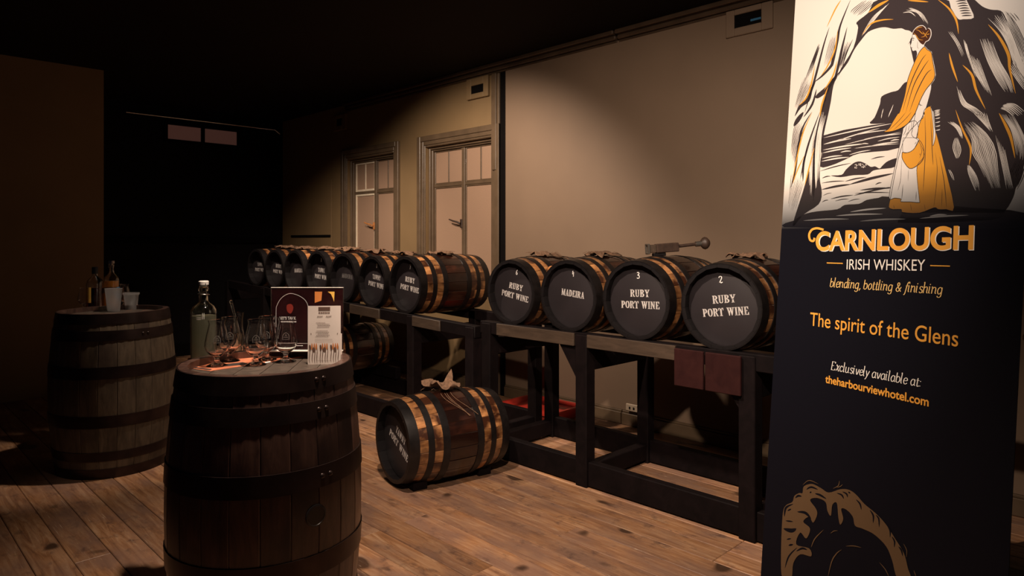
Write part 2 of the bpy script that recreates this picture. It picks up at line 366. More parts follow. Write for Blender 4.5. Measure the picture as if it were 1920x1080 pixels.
# transom window, high in the dark back wall
root = struct(empty('window_3', (2.86, YB-.02, 2.44)))
def at_plane_y(px, Y): q = (px-960)/F; z = Y/(CX - SX*q); return CX*q*z + SX*z, z
xa, za = at_plane_y(315, YB-.05); xb, zb = at_plane_y(445, YB-.05); xm, _ = at_plane_y(381, YB-.05)
root.location = (xa, YB-.05, 2.44)
MB().box((-.03, 0, -.03), (0, .05, .19)).box((xb-xa, 0, -.03), (xb-xa+.03, .05, .19)).box((0, 0, .16), (xb-xa, .05, .19)).box((0, 0, -.03), (xb-xa, .05, 0)).box((xm-xa-.02, 0, 0), (xm-xa+.02, .05, .16)).build('transom_frame', M['dark_gap'], root, smooth=None)
MB().box((0, .02, 0), (xm-xa-.02, .03, .16)).build('pane', M['transom'], root, smooth=None)
MB().box((xm-xa+.02, .02, 0), (xb-xa, .03, .16)).build('pane', M['transom'], root, smooth=None)
ra, _ = at_plane_y(236, YB-.1); rb, _ = at_plane_y(524, YB-.1)
cr = empty('curtain_rail', (ra, YB-.1, 2.67), 0, 'long polished rail high on the dark back wall above the transom panes', 'rail')
MB().tube([(0, 0, 0), ((rb-ra)*.5, 0, .0), (rb-ra-.06, 0, 0), (rb-ra, -.02, -.05)], .011, 10).build('rod', M['rail_metal'], cr)
for f in (.05, .5, .93): MB().box(((rb-ra)*f-.012, .0, -.012), ((rb-ra)*f+.012, .1, .012), .002).build('bracket', M['black'], cr)
# wall vents
def vent(y0, y1, z0, z1, oy0, oy1, oz0, oz1, label, glow=False):
    r = empty('wall_vent', (WX, (y0+y1)/2, z0), 0, label, 'vent', 'square vents high on the right wall')
    cy = (y0+y1)/2; c = lambda v: v-cy
    fm = M['panel'] if glow else M['wall']
    MB().box((-.030, c(y0), 0), (0, c(oy0), z1-z0), .004).box((-.030, c(oy1), 0), (0, c(y1), z1-z0), .004).box((-.030, c(oy0), oz1-z0), (0, c(oy1), z1-z0), .004).box((-.030, c(oy0), 0), (0, c(oy1), oz0-z0), .004).build('frame', fm, r)
    if glow: MB().box((-.026, c(oy0)+.004, oz0-z0+.02), (-.0215, c(oy0)+.07, oz0-z0+.034), .002).build('blue_reflection', M['blue_label_and_reflection'], r)  # thin blue plate added to stand for a bluish reflection in the opening
    MB().box((-.021, c(oy0), oz0-z0), (0, c(oy1), oz1-z0)).build('opening', M['dark_gap'], r, smooth=None)
vent(1.80, 2.10, 2.57, 2.735, 1.87, 2.045, 2.62, 2.70, 'large square wall vent at the top right beside the banner', True)
vent(4.30, 4.58, 2.545, 2.725, 4.36, 4.52, 2.59, 2.66, 'square wall vent above the larger window next to the upright trim')
vent(6.60, 6.86, 2.53, 2.70, 6.68, 6.80, 2.58, 2.66, 'small square wall vent above the far window with the pale sash')

# ------------------------------------------------------------------ lettering
def rect(a, b, c, d): return [(a, b), (c, b), (c, d), (a, d)]
def ring(cx, cy, ro, so, ri, si, a0, a1, n=14):
    o = [(cx+ro*math.cos(math.radians(a0+(a1-a0)*k/n)), cy+so*math.sin(math.radians(a0+(a1-a0)*k/n))) for k in range(n+1)]
    i = [(cx+ri*math.cos(math.radians(a0+(a1-a0)*k/n)), cy+si*math.sin(math.radians(a0+(a1-a0)*k/n))) for k in range(n+1)]
    return o + i[::-1]
STEM = [rect(.08, 0, .30, 1), rect(0, 0, .38, .07), rect(0, .93, .30, 1)]
ST = {
 'R': (.90, STEM+[ring(.36, .735, .44, .265, .20, .19, -90, 90), [(.44, .46), (.62, .46), (.82, .07), (.92, .07), (.92, 0), (.66, 0)]]),
 'U': (.88, [rect(.08, .30, .30, 1), rect(0, .93, .38, 1), rect(.62, .30, .74, 1), rect(.52, .93, .84, 1), ring(.41, .30, .33, .30, .12, .22, 188, 262), ring(.41, .30, .33, .30, .21, .22, 278, 352)]),
 'B': (.84, STEM+[ring(.36, .76, .38, .24, .16, .17, -90, 90), ring(.36, .26, .44, .26, .20, .19, -90, 90)]),
 'Y': (.90, [[(.04, 1), (.30, 1), (.50, .56), (.36, .42)], [(.74, 1), (.86, 1), (.56, .46), (.52, .54)], rect(.35, 0, .57, .38), rect(.24, 0, .68, .07), rect(-.02, .93, .40, 1), rect(.62, .93, .94, 1)]),
 'P': (.80, STEM+[ring(.36, .71, .42, .29, .18, .21, -90, 90)]),
 'O': (.90, [ring(.43, .5, .43, .5, .19, .42, 97, 263), ring(.45, .5, .43, .5, .19, .42, -83, 83)]),
 'T': (.84, [rect(.31, 0, .53, .90), rect(.20, 0, .64, .07), [(0, 1), (.27, 1), (.27, .91), (.10, .91), (.04, .70), (0, .70)], [(.57, 1), (.84, 1), (.84, .70), (.80, .70), (.74, .91), (.57, .91)]]),
 'W': (1.28, [[(.04, 1), (.28, 1), (.46, .30), (.36, 0)], [(.50, .55), (.58, .70), (.40, 0), (.36, .02)], [(.50, 1), (.74, 1), (.92, .30), (.82, 0)], [(1.06, 1), (1.18, 1), (.88, .02), (.90, .30)], rect(-.02, .93, .36, 1), rect(.44, .93, .82, 1), rect(.98, .93, 1.26, 1)]),
 'I': (.44, [rect(.10, 0, .32, 1), rect(0, 0, .42, .07), rect(0, .93, .42, 1)]),
 'N': (.96, [rect(.10, 0, .21, .90), rect(0, 0, .32, .07), [(.02, 1), (.30, 1), (.80, .16), (.80, 0), (.70, 0)], rect(.70, .30, .80, 1), rect(.60, .93, .92, 1)]),
 'E': (.78, [rect(.08, 0, .30, 1), rect(0, 0, .30, .07), rect(0, .93, .30, 1), [(.35, 1), (.70, 1), (.70, .70), (.65, .70), (.56, .91), (.35, .91)], [(.35, 0), (.74, 0), (.74, .32), (.69, .32), (.58, .09), (.35, .09)], rect(.35, .46, .52, .54)]),
 'M': (1.12, [rect(.10, 0, .20, .90), rect(0, 0, .30, .07), [(.02, 1), (.28, 1), (.56, .24), (.50, .02)], [(.78, 1), (.84, .9), (.56, .02), (.54, .16)], rect(.80, 0, 1.02, 1), rect(.70, 0, 1.10, .07), rect(.80, .93, 1.10, 1)]),
 'A': (.94, [[(.40, .95), (.44, .86), (.20, 0), (.12, 0)], [(.42, 1), (.54, 1), (.86, 0), (.60, 0)], rect(.27, .27, .50, .34), rect(0, 0, .30, .07), rect(.50, 0, .94, .07)]),
 'D': (.90, [rect(.08, 0, .30, 1), rect(0, 0, .30, .07), rect(0, .93, .30, 1), ring(.35, .5, .49, .5, .25, .41, -90, 90)]),
 ' ': (.45, [])}
def stencil_line(mb, s, width, height, cx, cy, mapf):
    adv = sum(ST[c][0]+.10 for c in s)-.10; k = width/adv; x = cx-width/2
    for c in s:
        for p in ST[c][1]:
            for fat in (0, .022, .044): mb.poly([(x+(a+fat)*k, cy-height/2+b*height) for a, b in p], 0, mapf)
        x += (ST[c][0]+.10)*k
DIG = {'2': [(0, .8), (.15, 1), (.42, .95), (.45, .7), (.2, .3), (.0, .05), (.12, .16), (.3, .0), (.55, .1)],
 '3': [(.02, .95), (.3, 1), (.42, .78), (.15, .55), (.45, .42), (.4, .08), (.1, 0), (0, .12)],
 '4': [(.1, 1), (.05, .45), (.35, .42)], '6': [(.35, 1), (.1, .6), (.05, .15), (.25, 0), (.42, .18), (.3, .4), (.08, .3)],
 '7': [(0, .95), (.4, 1), (.25, .5), (.2, 0)], '8': [(.4, .85), (.2, 1), (.05, .8), (.35, .4), (.3, .05), (.1, .02), (.05, .25), (.4, .7), (.4, .85)],
 '1': [(.1, .8), (.25, 1), (.25, 0)], '5': [(.4, 1), (.1, .98), (.08, .6), (.38, .5), (.35, .1), (.05, .05)], '9': [(.35, .6), (.1, .6), (.1, .9), (.35, .95), (.35, .5), (.3, 0)]}
def stroke(mb, pts, wid, mapf, taper=False, n=6, smooth=True):
    P = smooth_path(pts, n) if smooth and len(pts) > 2 else [Vector((p[0], p[1])) for p in pts]
    if not smooth or len(pts) == 2:
        P = [P[0].lerp(P[-1], i/4) for i in range(5)] if len(pts) == 2 else P
    Lf, Rt = [], []
    m = len(P)
    for i, p in enumerate(P):
        t = P[min(i+1, m-1)] - P[max(i-1, 0)]
        if t.length < 1e-9: t = Vector((1, 0))
        t.normalize(); nn = Vector((-t.y, t.x)); f = i/(m-1)
        wd = wid(t, f) if callable(wid) else (wid*(max(.06, math.sin(PI*min(1, max(0, f)))**.8) if taper else 1))
        Lf.append(p+nn*wd/2); Rt.append(p-nn*wd/2)
    vs = [mapf(v.x, v.y) for v in Lf] + [mapf(v.x, v.y) for v in Rt]
    mb.add(vs, [(i, i+1, m+i+1, m+i) for i in range(m-1)])

# ------------------------------------------------------------------ casks and barrels
cache = {}
def prof_r(x, L, Rh, Rb): t = 2*x/L-1; return Rh + (Rb-Rh)*(1-t*t)
def cask(name, loc, rz, L, Rh, Rb, n, label, cat='barrel', group=None, upright=False, mats=None, hoops=None, text=None, num=None, roll=0.0, tbox=None,
         cloth=True, chime=.05, spin=0.0, seed=0, rivet_at=None, bung_at=None, pitch=0.0, fluff=1.0):
    key = (L, Rh, Rb, n, mats, hoops, chime)
    root = empty(name, loc, rz, label, cat, group)
    if pitch: root.rotation_euler = (0, pitch, rz)
    M0 = (RY(-PI/2) if upright else T(-L/2, 0, Rb))
    th = .016 if Rb < .29 else .028
    if key not in cache:
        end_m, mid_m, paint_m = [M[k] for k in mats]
        ns = 10; a = PI/n; xs = [0, chime] + [chime + (L-2*chime)*k/ns for k in range(1, ns)] + [L-chime, L]
        vs, fs, idx = [], [], []
        for x in xs:
            r = prof_r(x, L, Rh, Rb); g = a - .00045/r
            for (ang, rr) in ((-g, r-.0016), (-g*.93, r), (0, r+.0002), (g*.93, r), (g, r-.0016), (g, r-th), (-g, r-th)):
                vs.append((x, rr*math.sin(ang), rr*math.cos(ang)))
        c = 7
        for i in range(len(xs)-1):
            for k in range(c):
                k2 = (k+1) % c; fs.append((i*c+k, (i+1)*c+k, (i+1)*c+k2, i*c+k2))
                xm = (xs[i]+xs[i+1])/2
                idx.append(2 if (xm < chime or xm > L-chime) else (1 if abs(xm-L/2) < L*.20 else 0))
        fs.append(tuple(range(c))); idx.append(2); e = (len(xs)-1)*c; fs.append(tuple(range(e+c-1, e-1, -1))); idx.append(2)
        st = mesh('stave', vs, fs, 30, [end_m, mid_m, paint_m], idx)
        hp = []
        for (x0, x1) in hoops:
            mb = MB(); q = 5; prof = [(prof_r(x0+(x1-x0)*k/q, L, Rh, Rb)+.0035, x0+(x1-x0)*k/q) for k in range(q+1)]
            prof += [(prof_r(x1, L, Rh, Rb)-.0015, x1), (prof_r(x0, L, Rh, Rb)-.0015, x0)]
            mb.lathe(prof, 48, RY(PI/2), close=True)
            o = mb.build('hoop', M['table_hoop'] if upright else M['hoop']); hp.append(o.data); bpy.data.objects.remove(o)
        cache[key] = (st, hp)
    st, hp = cache[key]
    for k in range(n):
        link('stave', st, root, None, M0 @ RX(spin + 2*PI*k/n + .5*PI/n))
    for me in hp: link('hoop', me, root, None, M0)
    rec = .026 if upright else .044
    for end in (0, 1):                      # recessed heads
        xh = rec if end == 0 else L-rec
        rr = prof_r(xh, L, Rh, Rb)-th-.0004
        if upright and end == 1:
            nb = 6; bw = 2*rr/nb
            for k in range(nb):
                y0, y1 = -rr+k*bw+.0012, -rr+(k+1)*bw-.0012; pts = []
                for j in range(9): y = y0+(y1-y0)*j/8; pts.append((y, math.sqrt(max(1e-7, rr*rr-y*y))))
                out = pts + [(y, -z) for y, z in pts[::-1]]; nn = len(out)
                vs = [(L-rec-.018, y, z) for y, z in out] + [(L-rec, y, z) for y, z in out]
                fs = [tuple(range(nn-1, -1, -1)), tuple(range(nn, 2*nn))] + [(i, (i+1) % nn, nn+(i+1) % nn, nn+i) for i in range(nn)]
                link('head_board', mesh('head_board', vs, fs, None, [M['head_board']]), root, None, M0 @ RX(.9))
        else:
            k2 = ('head', rr, end, upright)
            if k2 not in cache:
                s = 1 if end == 0 else -1
                o = MB().lathe([(0, 0), (rr-.012, 0), (rr, .004), (rr, .018), (0, .018)], 48, RY(PI/2) if s > 0 else RY(-PI/2)).build('head', M['head_paint'])
                cache[k2] = o.data; bpy.data.objects.remove(o)
            link('head', cache[k2], root, None, M0 @ T(xh, 0, 0))
    if text:
        # seen from the front (looking along +x): right is -y ; roll turns clockwise
        cr_, sr = math.cos(-roll), math.sin(-roll)
        def mp(u, v): uu = u*cr_-v*sr; vv = u*sr+v*cr_; return Vector((rec-.0007, -uu, vv))
        mb = MB(); k = Rh/.19
        if len(text) == 1: stencil_line(mb, text[0], .157*k, .036*k, 0, .010*k, mp)
        else:
            stencil_line(mb, text[0], .110*k, .036*k, 0, .032*k, mp); stencil_line(mb, text[1], .220*k, .036*k, 0, -.025*k, mp)
        mb.build('lettering', M['stencil'], root, None, M0)
        if num:
            mb = MB(); h = .029*k
            stroke(mb, [(-.012*k+a*h, .105*k+b*h) for a, b in DIG[num]], .0038*k, mp)
            if num == '4': stroke(mb, [(-.012*k+.3*h, .105*k+.75*h), (-.012*k+.3*h, .105*k-.1*h)], .0038*k, mp)
            mb.build('chalk_number', M['chalk'], root, None, M0)
    if cloth:
        rr = random.Random(seed); zt = 2*Rb
        MB().lathe([(0, .018), (.019, .018), (.022, .014), (.020, -.012), (0, -.012)], 14).build('bung', M['bung'], root, 35, T(0, 0, zt))
        g = 15; vs, fs = [], []; S = .088
        off = Vector((rr.uniform(0, 50), rr.uniform(0, 50), seed))
        for i in range(g):
            for j in range(g):
                u, v = (i/(g-1)-.5)*2, (j/(g-1)-.5)*2
                rad = math.hypot(u, v); ang = math.atan2(v, u)
                k = 1/max(1, max(abs(u), abs(v))/max(rad, 1e-6)) if rad > 0 else 1
                jag = 1 + .20*math.sin(ang*3+seed) + .15*math.sin(ang*7+seed*2.1)
                X, Y = u*S*jag*.9, v*S*jag*.75
                nzv = noise.noise(Vector((u*1.7, v*1.7, 0))+off)
                fold = .008*math.sin(ang*5+seed*1.3)*rad*fluff + .020*nzv*(.3+rad)*fluff
                base = Rb + prof_r(min(L, max(0, L/2+X)), L, Rh, Rb)*math.cos(min(1, abs(Y)/Rb))
                z = base + .006 + .016*math.exp(-(rad*1.6)**2) + max(0, fold + .004*rad) + (.022*rad*rad if fluff > 1 else 0)
                vs.append((X, Y, z))
        for i in range(g-1):
            for j in range(g-1): fs.append((i*g+j, (i+1)*g+j, (i+1)*g+j+1, i*g+j+1))
        o = link('bung_cloth', mesh('bung_cloth', vs, fs, 70, [M['hessian']]), root); o['label'] = 'frayed hessian rag over the bung'
        so = o.modifiers.new('thick', 'SOLIDIFY'); so.thickness = .003; so.offset = 1
        fr = MB()
        for k in range(9):
            a = rr.uniform(0, 2*PI); d = Vector((math.cos(a), math.sin(a), 0)); p = Vector((d.x*S*.75, d.y*S*.55, zt+.010))
            ln = rr.uniform(.03, .06)
            fr.tube([p, p+d*ln*.5+Vector((0, 0, .012)), p+d*ln+Vector((0, 0, rr.uniform(-.012, .012)))], .0012, 5)
        if fluff > 1:                       # long strands hanging over the near flank
            for k in range(4):
                x0 = -.01 + k*.012*(-1)**k
                fr.tube([(x0 + .05*t*t*(1+.3*k) - .01*math.sin(5*t), -(Rb+.004)*math.sin(.25+.75*t), Rb+(Rb+.004)*math.cos(.25+.75*t)) for t in [q/6 for q in range(7)]], .0016, 5)
        fr.build('frayed_thread', M['hessian'], root)['kind'] = 'stuff'
    if rivet_at:
        for ang, hs in rivet_at:
            for (x0, x1) in hs:
                for dx in (-.3, .3):
                    xm = (x0+x1)/2; r = prof_r(xm, L, Rh, Rb)+.003
                    mb = MB().lathe([(.0085, 0), (.007, .003), (.003, .005), (0, .0055)], 10)
                    mb.build('rivet', M['table_hoop'], root, 40, M0 @ RX(ang + dx*.16) @ T(xm, 0, r))
    if bung_at is not None:
        r = prof_r(L*.5, L, Rh, Rb)
        mb = MB().lathe([(.034, -.004), (.034, .0015), (.029, .0022), (.028, .0008), (0, .0008)], 20)
        mb.build('bung_hole', M['black_plastic'], root, 40, M0 @ RX(bung_at) @ T(L*.52, 0, r))
    return root
SH = .812                                   # top of the near rack's rails
FAR_Y, FAR_Z, FAR_S = 3.92, .797, .035      # the far rack stands on uneven boards: its shelf climbs a little
def far_top(y): return FAR_Z + (y-FAR_Y)*FAR_S
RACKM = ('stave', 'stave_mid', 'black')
HO = lambda L: ((0.0, .052), (.098, .132), (L*.5-.125, L*.5-.085), (L*.5+.085, L*.5+.125), (L-.132, L-.098), (L-.052, L))
CL = .60
CG = 'small casks lying on the dark timber racks'
D = math.radians
def rack_cask(Y, label, text, num, roll, yaw, seed, Rh, Rb, z, L=CL, cloth=True):
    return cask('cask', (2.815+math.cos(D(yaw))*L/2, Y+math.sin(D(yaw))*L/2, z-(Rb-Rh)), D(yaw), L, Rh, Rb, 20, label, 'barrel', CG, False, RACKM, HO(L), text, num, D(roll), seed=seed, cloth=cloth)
RP, MA, TP = ('RUBY', 'PORT WINE'), ('MADEIRA',), ('TAWNY', 'PORT WINE')
rack_cask(1.521, 'small cask chalked 2, stencilled ruby port wine, nearest the banner', RP, '2', -7, 1, 1, .193, .2155, SH)
c3 = rack_cask(1.980, 'small cask chalked 3, stencilled ruby port wine, with the dark tool lying on top', RP, '3', -2, 1, 2, .194, .217, SH, CL, False)
rack_cask(2.419, 'small cask chalked 4 and stencilled madeira on the near rack', MA, '4', 5, 1.5, 3, .191, .2135, SH)
C6R, C6B = .187, .2115
c6 = rack_cask(2.862, 'small cask chalked 6, stencilled ruby port wine, with a turned wooden tap on its flank', RP, '6', 9, 2, 4, C6R, C6B, SH)
rack_cask(3.914, 'small cask chalked 7, stencilled ruby port wine, its long flank showing on the far rack', RP, '7', 6, -2, 5, .197, .211, far_top(3.914), .62)
rack_cask(4.331, 'small cask chalked 8, stencilled tawny port wine, beside cask 7', TP, '8', 6, -2, 6, .187, .200, far_top(4.331))
rack_cask(4.738, 'small cask chalked 1 and stencilled madeira, above the white menu card', MA, '1', 4, 0, 7, .187, .199, far_top(4.738))
rack_cask(5.143, 'small cask stencilled tawny port wine, fourth from the far end, above the dark sign', TP, '8', 3, -1, 8, .187, .199, far_top(5.143))
rack_cask(5.538, 'small cask stencilled madeira without a chalk number, third from the far end', MA, None, -2, -1, 9, .181, .192, far_top(5.538))
rack_cask(5.915, 'small cask stencilled ruby port wine without a chalk number, second from the far end', RP, None, 3, 1, 10, .173, .184, far_top(5.915)+.004)
rack_cask(6.295, 'small cask stencilled tawny port wine at the dark far end of the rack', TP, '1', 0, 2, 11, .170, .182, far_top(6.295))
# turned tap on the flank of cask 6
tp = T(-CL/2+.13, -prof_r(.13, CL, C6R, C6B)*math.sin(1.02), C6B+prof_r(.13, CL, C6R, C6B)*math.cos(1.02)) @ RX(1.02)
tap = MB().lathe([(0, .002), (.010, .002), (.009, .03), (.007, .040), (.009, .044), (0, .046)], 12).build('tap', M['bung'], c6, 40, tp)
MB().lathe([(0, -.004), (.020, -.004), (.024, 0), (.020, .004), (.008, .006), (0, .006)], 20, T(-.012, 0, .052) @ RY(-1.2) @ RX(.2)).build('tap_disc', M['copper'], tap, 40)
# cask under the far rack
UZ = .23
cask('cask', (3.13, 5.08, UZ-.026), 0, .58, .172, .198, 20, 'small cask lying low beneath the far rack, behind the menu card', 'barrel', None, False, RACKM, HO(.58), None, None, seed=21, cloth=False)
# cask on the floor
fx = W((-.628-.139)/2, (3.606+3.95)/2)
fa = math.atan2(*(lambda d: (d.y, d.x))(W(.489, .344)))
FL, FRH, FRB = .61, .208, .238
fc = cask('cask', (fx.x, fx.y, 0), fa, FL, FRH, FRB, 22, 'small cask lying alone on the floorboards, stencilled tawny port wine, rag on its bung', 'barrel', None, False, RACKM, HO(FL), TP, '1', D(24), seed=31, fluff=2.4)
ck = fx + W(.489, .344).normalized()*.13
for s, nm in ((1, 'far'), (-1, 'near')):
    p = fx + W(.489, .344).normalized()*(.20*s)
    r = empty('chock', (p.x, p.y, 0), fa, 'dark timber chock under the %s end of the cask on the floor' % nm, 'chock', 'chocks under the floor cask')
    for q in (-1, 1):
        rr = prof_r(FL/2+.2, FL, FRH, FRB)
        zz = FRB - math.sqrt(rr*rr-.12**2)-.007
        MB().add([(-.04, q*.05, 0), (.04, q*.05, 0), (.04, q*.12, 0), (-.04, q*.12, 0), (-.04, q*.12, zz), (.04, q*.12, zz), (-.04, q*.06, .004), (.04, q*.06, .004)],
            [(0, 1, 2, 3), (3, 2, 5, 4), (4, 5, 7, 6), (6, 7, 1, 0), (0, 3, 4, 6), (1, 7, 5, 2)]).build('wedge', M['rack'], r, smooth=None)
# the two upright table barrels
TB_H = ((0, .055), (.10, .15), (.285, .35), (.55, .615), (.755, .81), (.845, .90))
b1 = W(-.818, 2.28); b2 = W(-2.33, 4.0)
def face_cam(base): return math.atan2(-base.y, -base.x)
def up_ang(base, deg):                      # angle (RX about the axis) for an azimuth measured from the viewer, + to the picture's right
    az = face_cam(base) + D(deg); v = Vector((math.cos(az), math.sin(az), 0))
    return math.atan2(-v.y, -v.x)           # local z of the axis frame maps to -x in the world
cask('table_barrel', (b1.x, b1.y, 0), 0, .90, .270, .308, 22, 'tall dark upright barrel in front, used as a table for glasses, bottle and menu card', 'barrel', 'upright barrels used as tables', True,
     ('table_stave', 'table_stave', 'table_stave'), TB_H, cloth=False, rivet_at=[(up_ang(b1, 34), (TB_H[5], TB_H[4], TB_H[3]))], bung_at=up_ang(b1, 27), seed=41)
cask('table_barrel', (b2.x, b2.y, 0), 0, .90, .285, .325, 22, 'tall grey-brown upright barrel at the left carrying spirit bottles and plastic cups', 'barrel', 'upright barrels used as tables', True,
     ('grey_stave', 'grey_stave', 'table_stave'), TB_H, cloth=False, rivet_at=[(up_ang(b2, 30), (TB_H[4],))], seed=42)

# ------------------------------------------------------------------ racks
FX = 2.804                                  # front face of the racks
def rack(y0, y1, posts, label, worn, top, extras=False):
    r = empty('cask_rack', (FX+.3, (y0+y1)/2, 0), 0, label, 'rack', 'dark timber cask racks')
    ox, oy = FX+.3, (y0+y1)/2
    def bx(name, a, b, mat=M['rack'], bev=.004, slope=False):     # slope: z is measured from the shelf top
        mb = MB().box((a[0]-ox, a[1]-oy, a[2]), (b[0]-ox, b[1]-oy, b[2]), bev)
        if slope:
            for v in mb.v: v.z += top(v.y+oy)
        return mb.build(name, mat, r)
    for y in posts:
        bx('post', (FX-.005, y-.038, 0), (FX+.070, y+.038, top(y)-.010)); bx('post', (FX+.56, y-.038, 0), (FX+.63, y+.038, top(y)-.010))
        bx('cross_rail', (FX+.071, y-.03, -.20), (FX+.559, y+.03, -.10), slope=True); bx('cross_rail', (FX+.071, y-.03, .02), (FX+.559, y+.03, .11))
    ps = sorted(posts)
    bx('shelf_rail', (FX+.004, y0, -.075), (FX+.062, y1, 0), slope=True)
    bx('shelf_rail', (FX+.56, y0, -.075), (FX+.615, y1, 0), slope=True)
    for a, b in worn: bx('shelf_board', (FX-.010, a, -.072), (FX+.0035, b, -.004), M['shelf_edge'], .002, True)
    for a, b in zip(ps[:-1], ps[1:]):
        bx('bottom_rail', (FX+.008, a+.039, .008), (FX+.058, b-.039, .135))
        bx('bottom_rail', (FX+.575, a+.039, .008), (FX+.620, b-.039, .135))
    for y in posts[:2] if extras else ():
        vs = [(FX+.01-ox, y+.039-oy, SH-.076), (FX+.01-ox, y+.16-oy, SH-.076), (FX+.01-ox, y+.039-oy, SH-.25)]
        vs += [(v[0]+.045, v[1], v[2]) for v in vs]
        MB().add(vs, [(0, 1, 2), (5, 4, 3), (0, 3, 4, 1), (1, 4, 5, 2), (2, 5, 3, 0)]).build('corner_brace', M['rack'], r, smooth=None)
    if extras:
        for a, b in ((1.585, 1.735), (1.405, 1.575)):
            bx('fascia_board', (FX-.026, a, SH-.185), (FX-.0105, b, SH-.012), M['fascia'], .003)
    else:
        for xx in (.045, .545): bx('bearer', (FX+xx, 4.78, .136), (FX+xx+.05, 5.38, UZ))
    return r
rack(.55, 3.12, (2.314, 1.388, 3.06, .62), 'dark timber rack nearest the banner carrying casks 2, 3, 4 and 6', ((2.36, 2.96), (1.74, 2.27)), lambda y: SH, True)
rack(3.17, 7.00, (3.215, 3.83, 5.50, 6.13, 6.95), 'dark timber rack along the far end of the wall carrying seven casks', ((3.50, 3.80), (4.2, 4.6)), far_top)
# red tray, grey box and bits under the near rack
r = empty('plastic_tray', (3.715, 3.47, 0), D(2), 'red plastic tray on the floor by the wall, beyond the lone floor cask', 'tray')
vs = []; 
mb = MB()
def tray_ring(hx, hy, z): return [(-hx, -hy, z), (hx, -hy, z), (hx, hy, z), (-hx, hy, z)]
lv = [tray_ring(.17, .22, 0), tray_ring(.20, .25, .075), tray_ring(.215, .265, .078), tray_ring(.215, .265, .088), tray_ring(.192, .242, .086), tray_ring(.165, .215, .008)]
vs = [p for l in lv for p in l]; fs = [(3, 2, 1, 0), (20, 21, 22, 23)]
for i in range(5):
    for k in range(4): k2 = (k+1) % 4; fs.append((i*4+k, i*4+k2, (i+1)*4+k2, (i+1)*4+k))
mb.add(vs, fs).build('tray_shell', M['red_plastic'], r, smooth=None)
mb = MB().box((-.18, -.225, .055), (.18, .225, .064), .003).build('lid_insert', M['red_plastic'], r)
r = empty('switch_box', (WX-.035, 2.80, .11), 0, 'small pale socket box on the skirting beyond the red tray', 'socket')
MB().box((-.012, -.05, 0), (.004, .05, .05), .004).build('box', M['cream_box'], r)
MB().box((-.014, -.025, .015), (-.0115, -.012, .032), 0).box((-.014, .010, .015), (-.0115, .022, .032), 0).build('socket_slot', M['black_plastic'], r, smooth=None)
# cardboard wedge-bits under the rack, seen between the posts
r = empty('timber_offcut', (3.52, 2.05, 0), D(3), 'long dark timber offcut lying on the boards under the near rack', 'timber')
MB().box((-.04, -.40, 0), (.04, .40, .05), .005).build('offcut', M['rack'], r)
# tool on cask 3
ang = W(1, .18)
tz = .194+.217+SH
tr = empty('bung_hammer', (3.02, 1.995, tz+.007), math.atan2(ang.y, ang.x), 'dark tool with a square hollow-ended body, thin shaft and round knob on cask 3', 'tool')
tr.rotation_euler = (0, D(-4), math.atan2(ang.y, ang.x)); tr.scale = (.84, 1.0, 1.1); tr.location += W(.05, 0, -.006)
MB().box((-.06, -.022, .016), (.085, .022, .058), .004).build('body', M['tool'], tr)
MB().box((-.105, -.018, .018), (-.06, .018, .056), .003).build('collar', M['shelf_edge'], tr)
mb = MB().box((-.118, -.023, .012), (-.105, -.015, .062), .002).box((-.118, .015, .012), (-.105, .023, .062), .002).box((-.118, -.015, .054), (-.105, .015, .062), .002).box((-.118, -.015, .012), (-.105, .015, .020), .002)
mb.build('square_socket', M['metal'], tr)
MB().tube([(.085, 0, .040), (.22, 0, .044)], .008, 10).build('shaft', M['tool'], tr)
MB().tube([(.205, 0, .0435), (.25, 0, .0445)], .013, 12).build('ferrule', M['metal'], tr)
MB().lathe([(0, -.030), (.016, -.026), (.027, -.012), (.030, 0), (.027, .012), (.016, .026), (0, .030)], 20, T(.268, 0, .045) @ RY(PI/2)).build('knob', M['tool'], tr)
MB().box((-.08, -.015, 0), (.0, .015, .016), .003).build('foot', M['black'], tr)

# ------------------------------------------------------------------ things on the barrels
TOP = .90-.026
def on_top(px, py, h=TOP): z = (CH-h)*F/(py-HY); return W((px-960)/F*z, z, h)
def lathe_obj(name, prof, mat, parent, seg=36, m=None): return MB().lathe(prof, seg).build(name, mat, parent, 40, m)
NG = [(0, .004), (.018, .004), (.030, .001), (.031, .003), (.020, .008), (.009, .014), (.0065, .022), (.009, .029), (.020, .036), (.031, .048), (.0355, .062), (.0350, .074), (.030, .098), (.0245, .122), (.0230, .130), (.0255, .140),
      (.0243, .1405), (.0216, .130), (.0230, .122), (.0285, .098), (.0335, .074), (.0340, .062), (.0295, .049), (.019, .038), (.008, .0335), (0, .032)]
def nosing_glass(p, label, s=1.12, grp='tulip nosing glasses on the front barrel'):
    r = empty('tulip_glass', p, 0, label, 'glass', grp)
    lathe_obj('bowl_and_foot', [(a*s, b*s) for a, b in NG], M['glass'], r)
    # etched crest: a small arch with lines
    mb = MB(); az = face_cam(p)
    def mp(u, v):
        zz = v*s; rr = (.0353 if v < .074 else .0353-(v-.074)*.21)*s+.0004
        return Vector((rr*math.cos(az-u*s/rr), -rr*math.sin(-(az-u*s/rr)), zz))
    stroke(mb, [(-.009, .074), (-.009, .088), (0, .096), (.009, .088), (.009, .074)], .0012, mp)
    for v in (.076, .082): stroke(mb, [(-.007, v), (.007, v)], .0010, mp)
    stroke(mb, [(-.003, .084), (0, .091), (.003, .084)], .001, mp)
    mb.build('etched_mark', M['etch'], r, None)
    return r
nosing_glass(on_top(407, 687), 'tulip glass in front of the swing-top bottle, front left of the five')
nosing_glass(on_top(431, 678), 'tulip glass half hidden behind the front left glass, before the carafe')
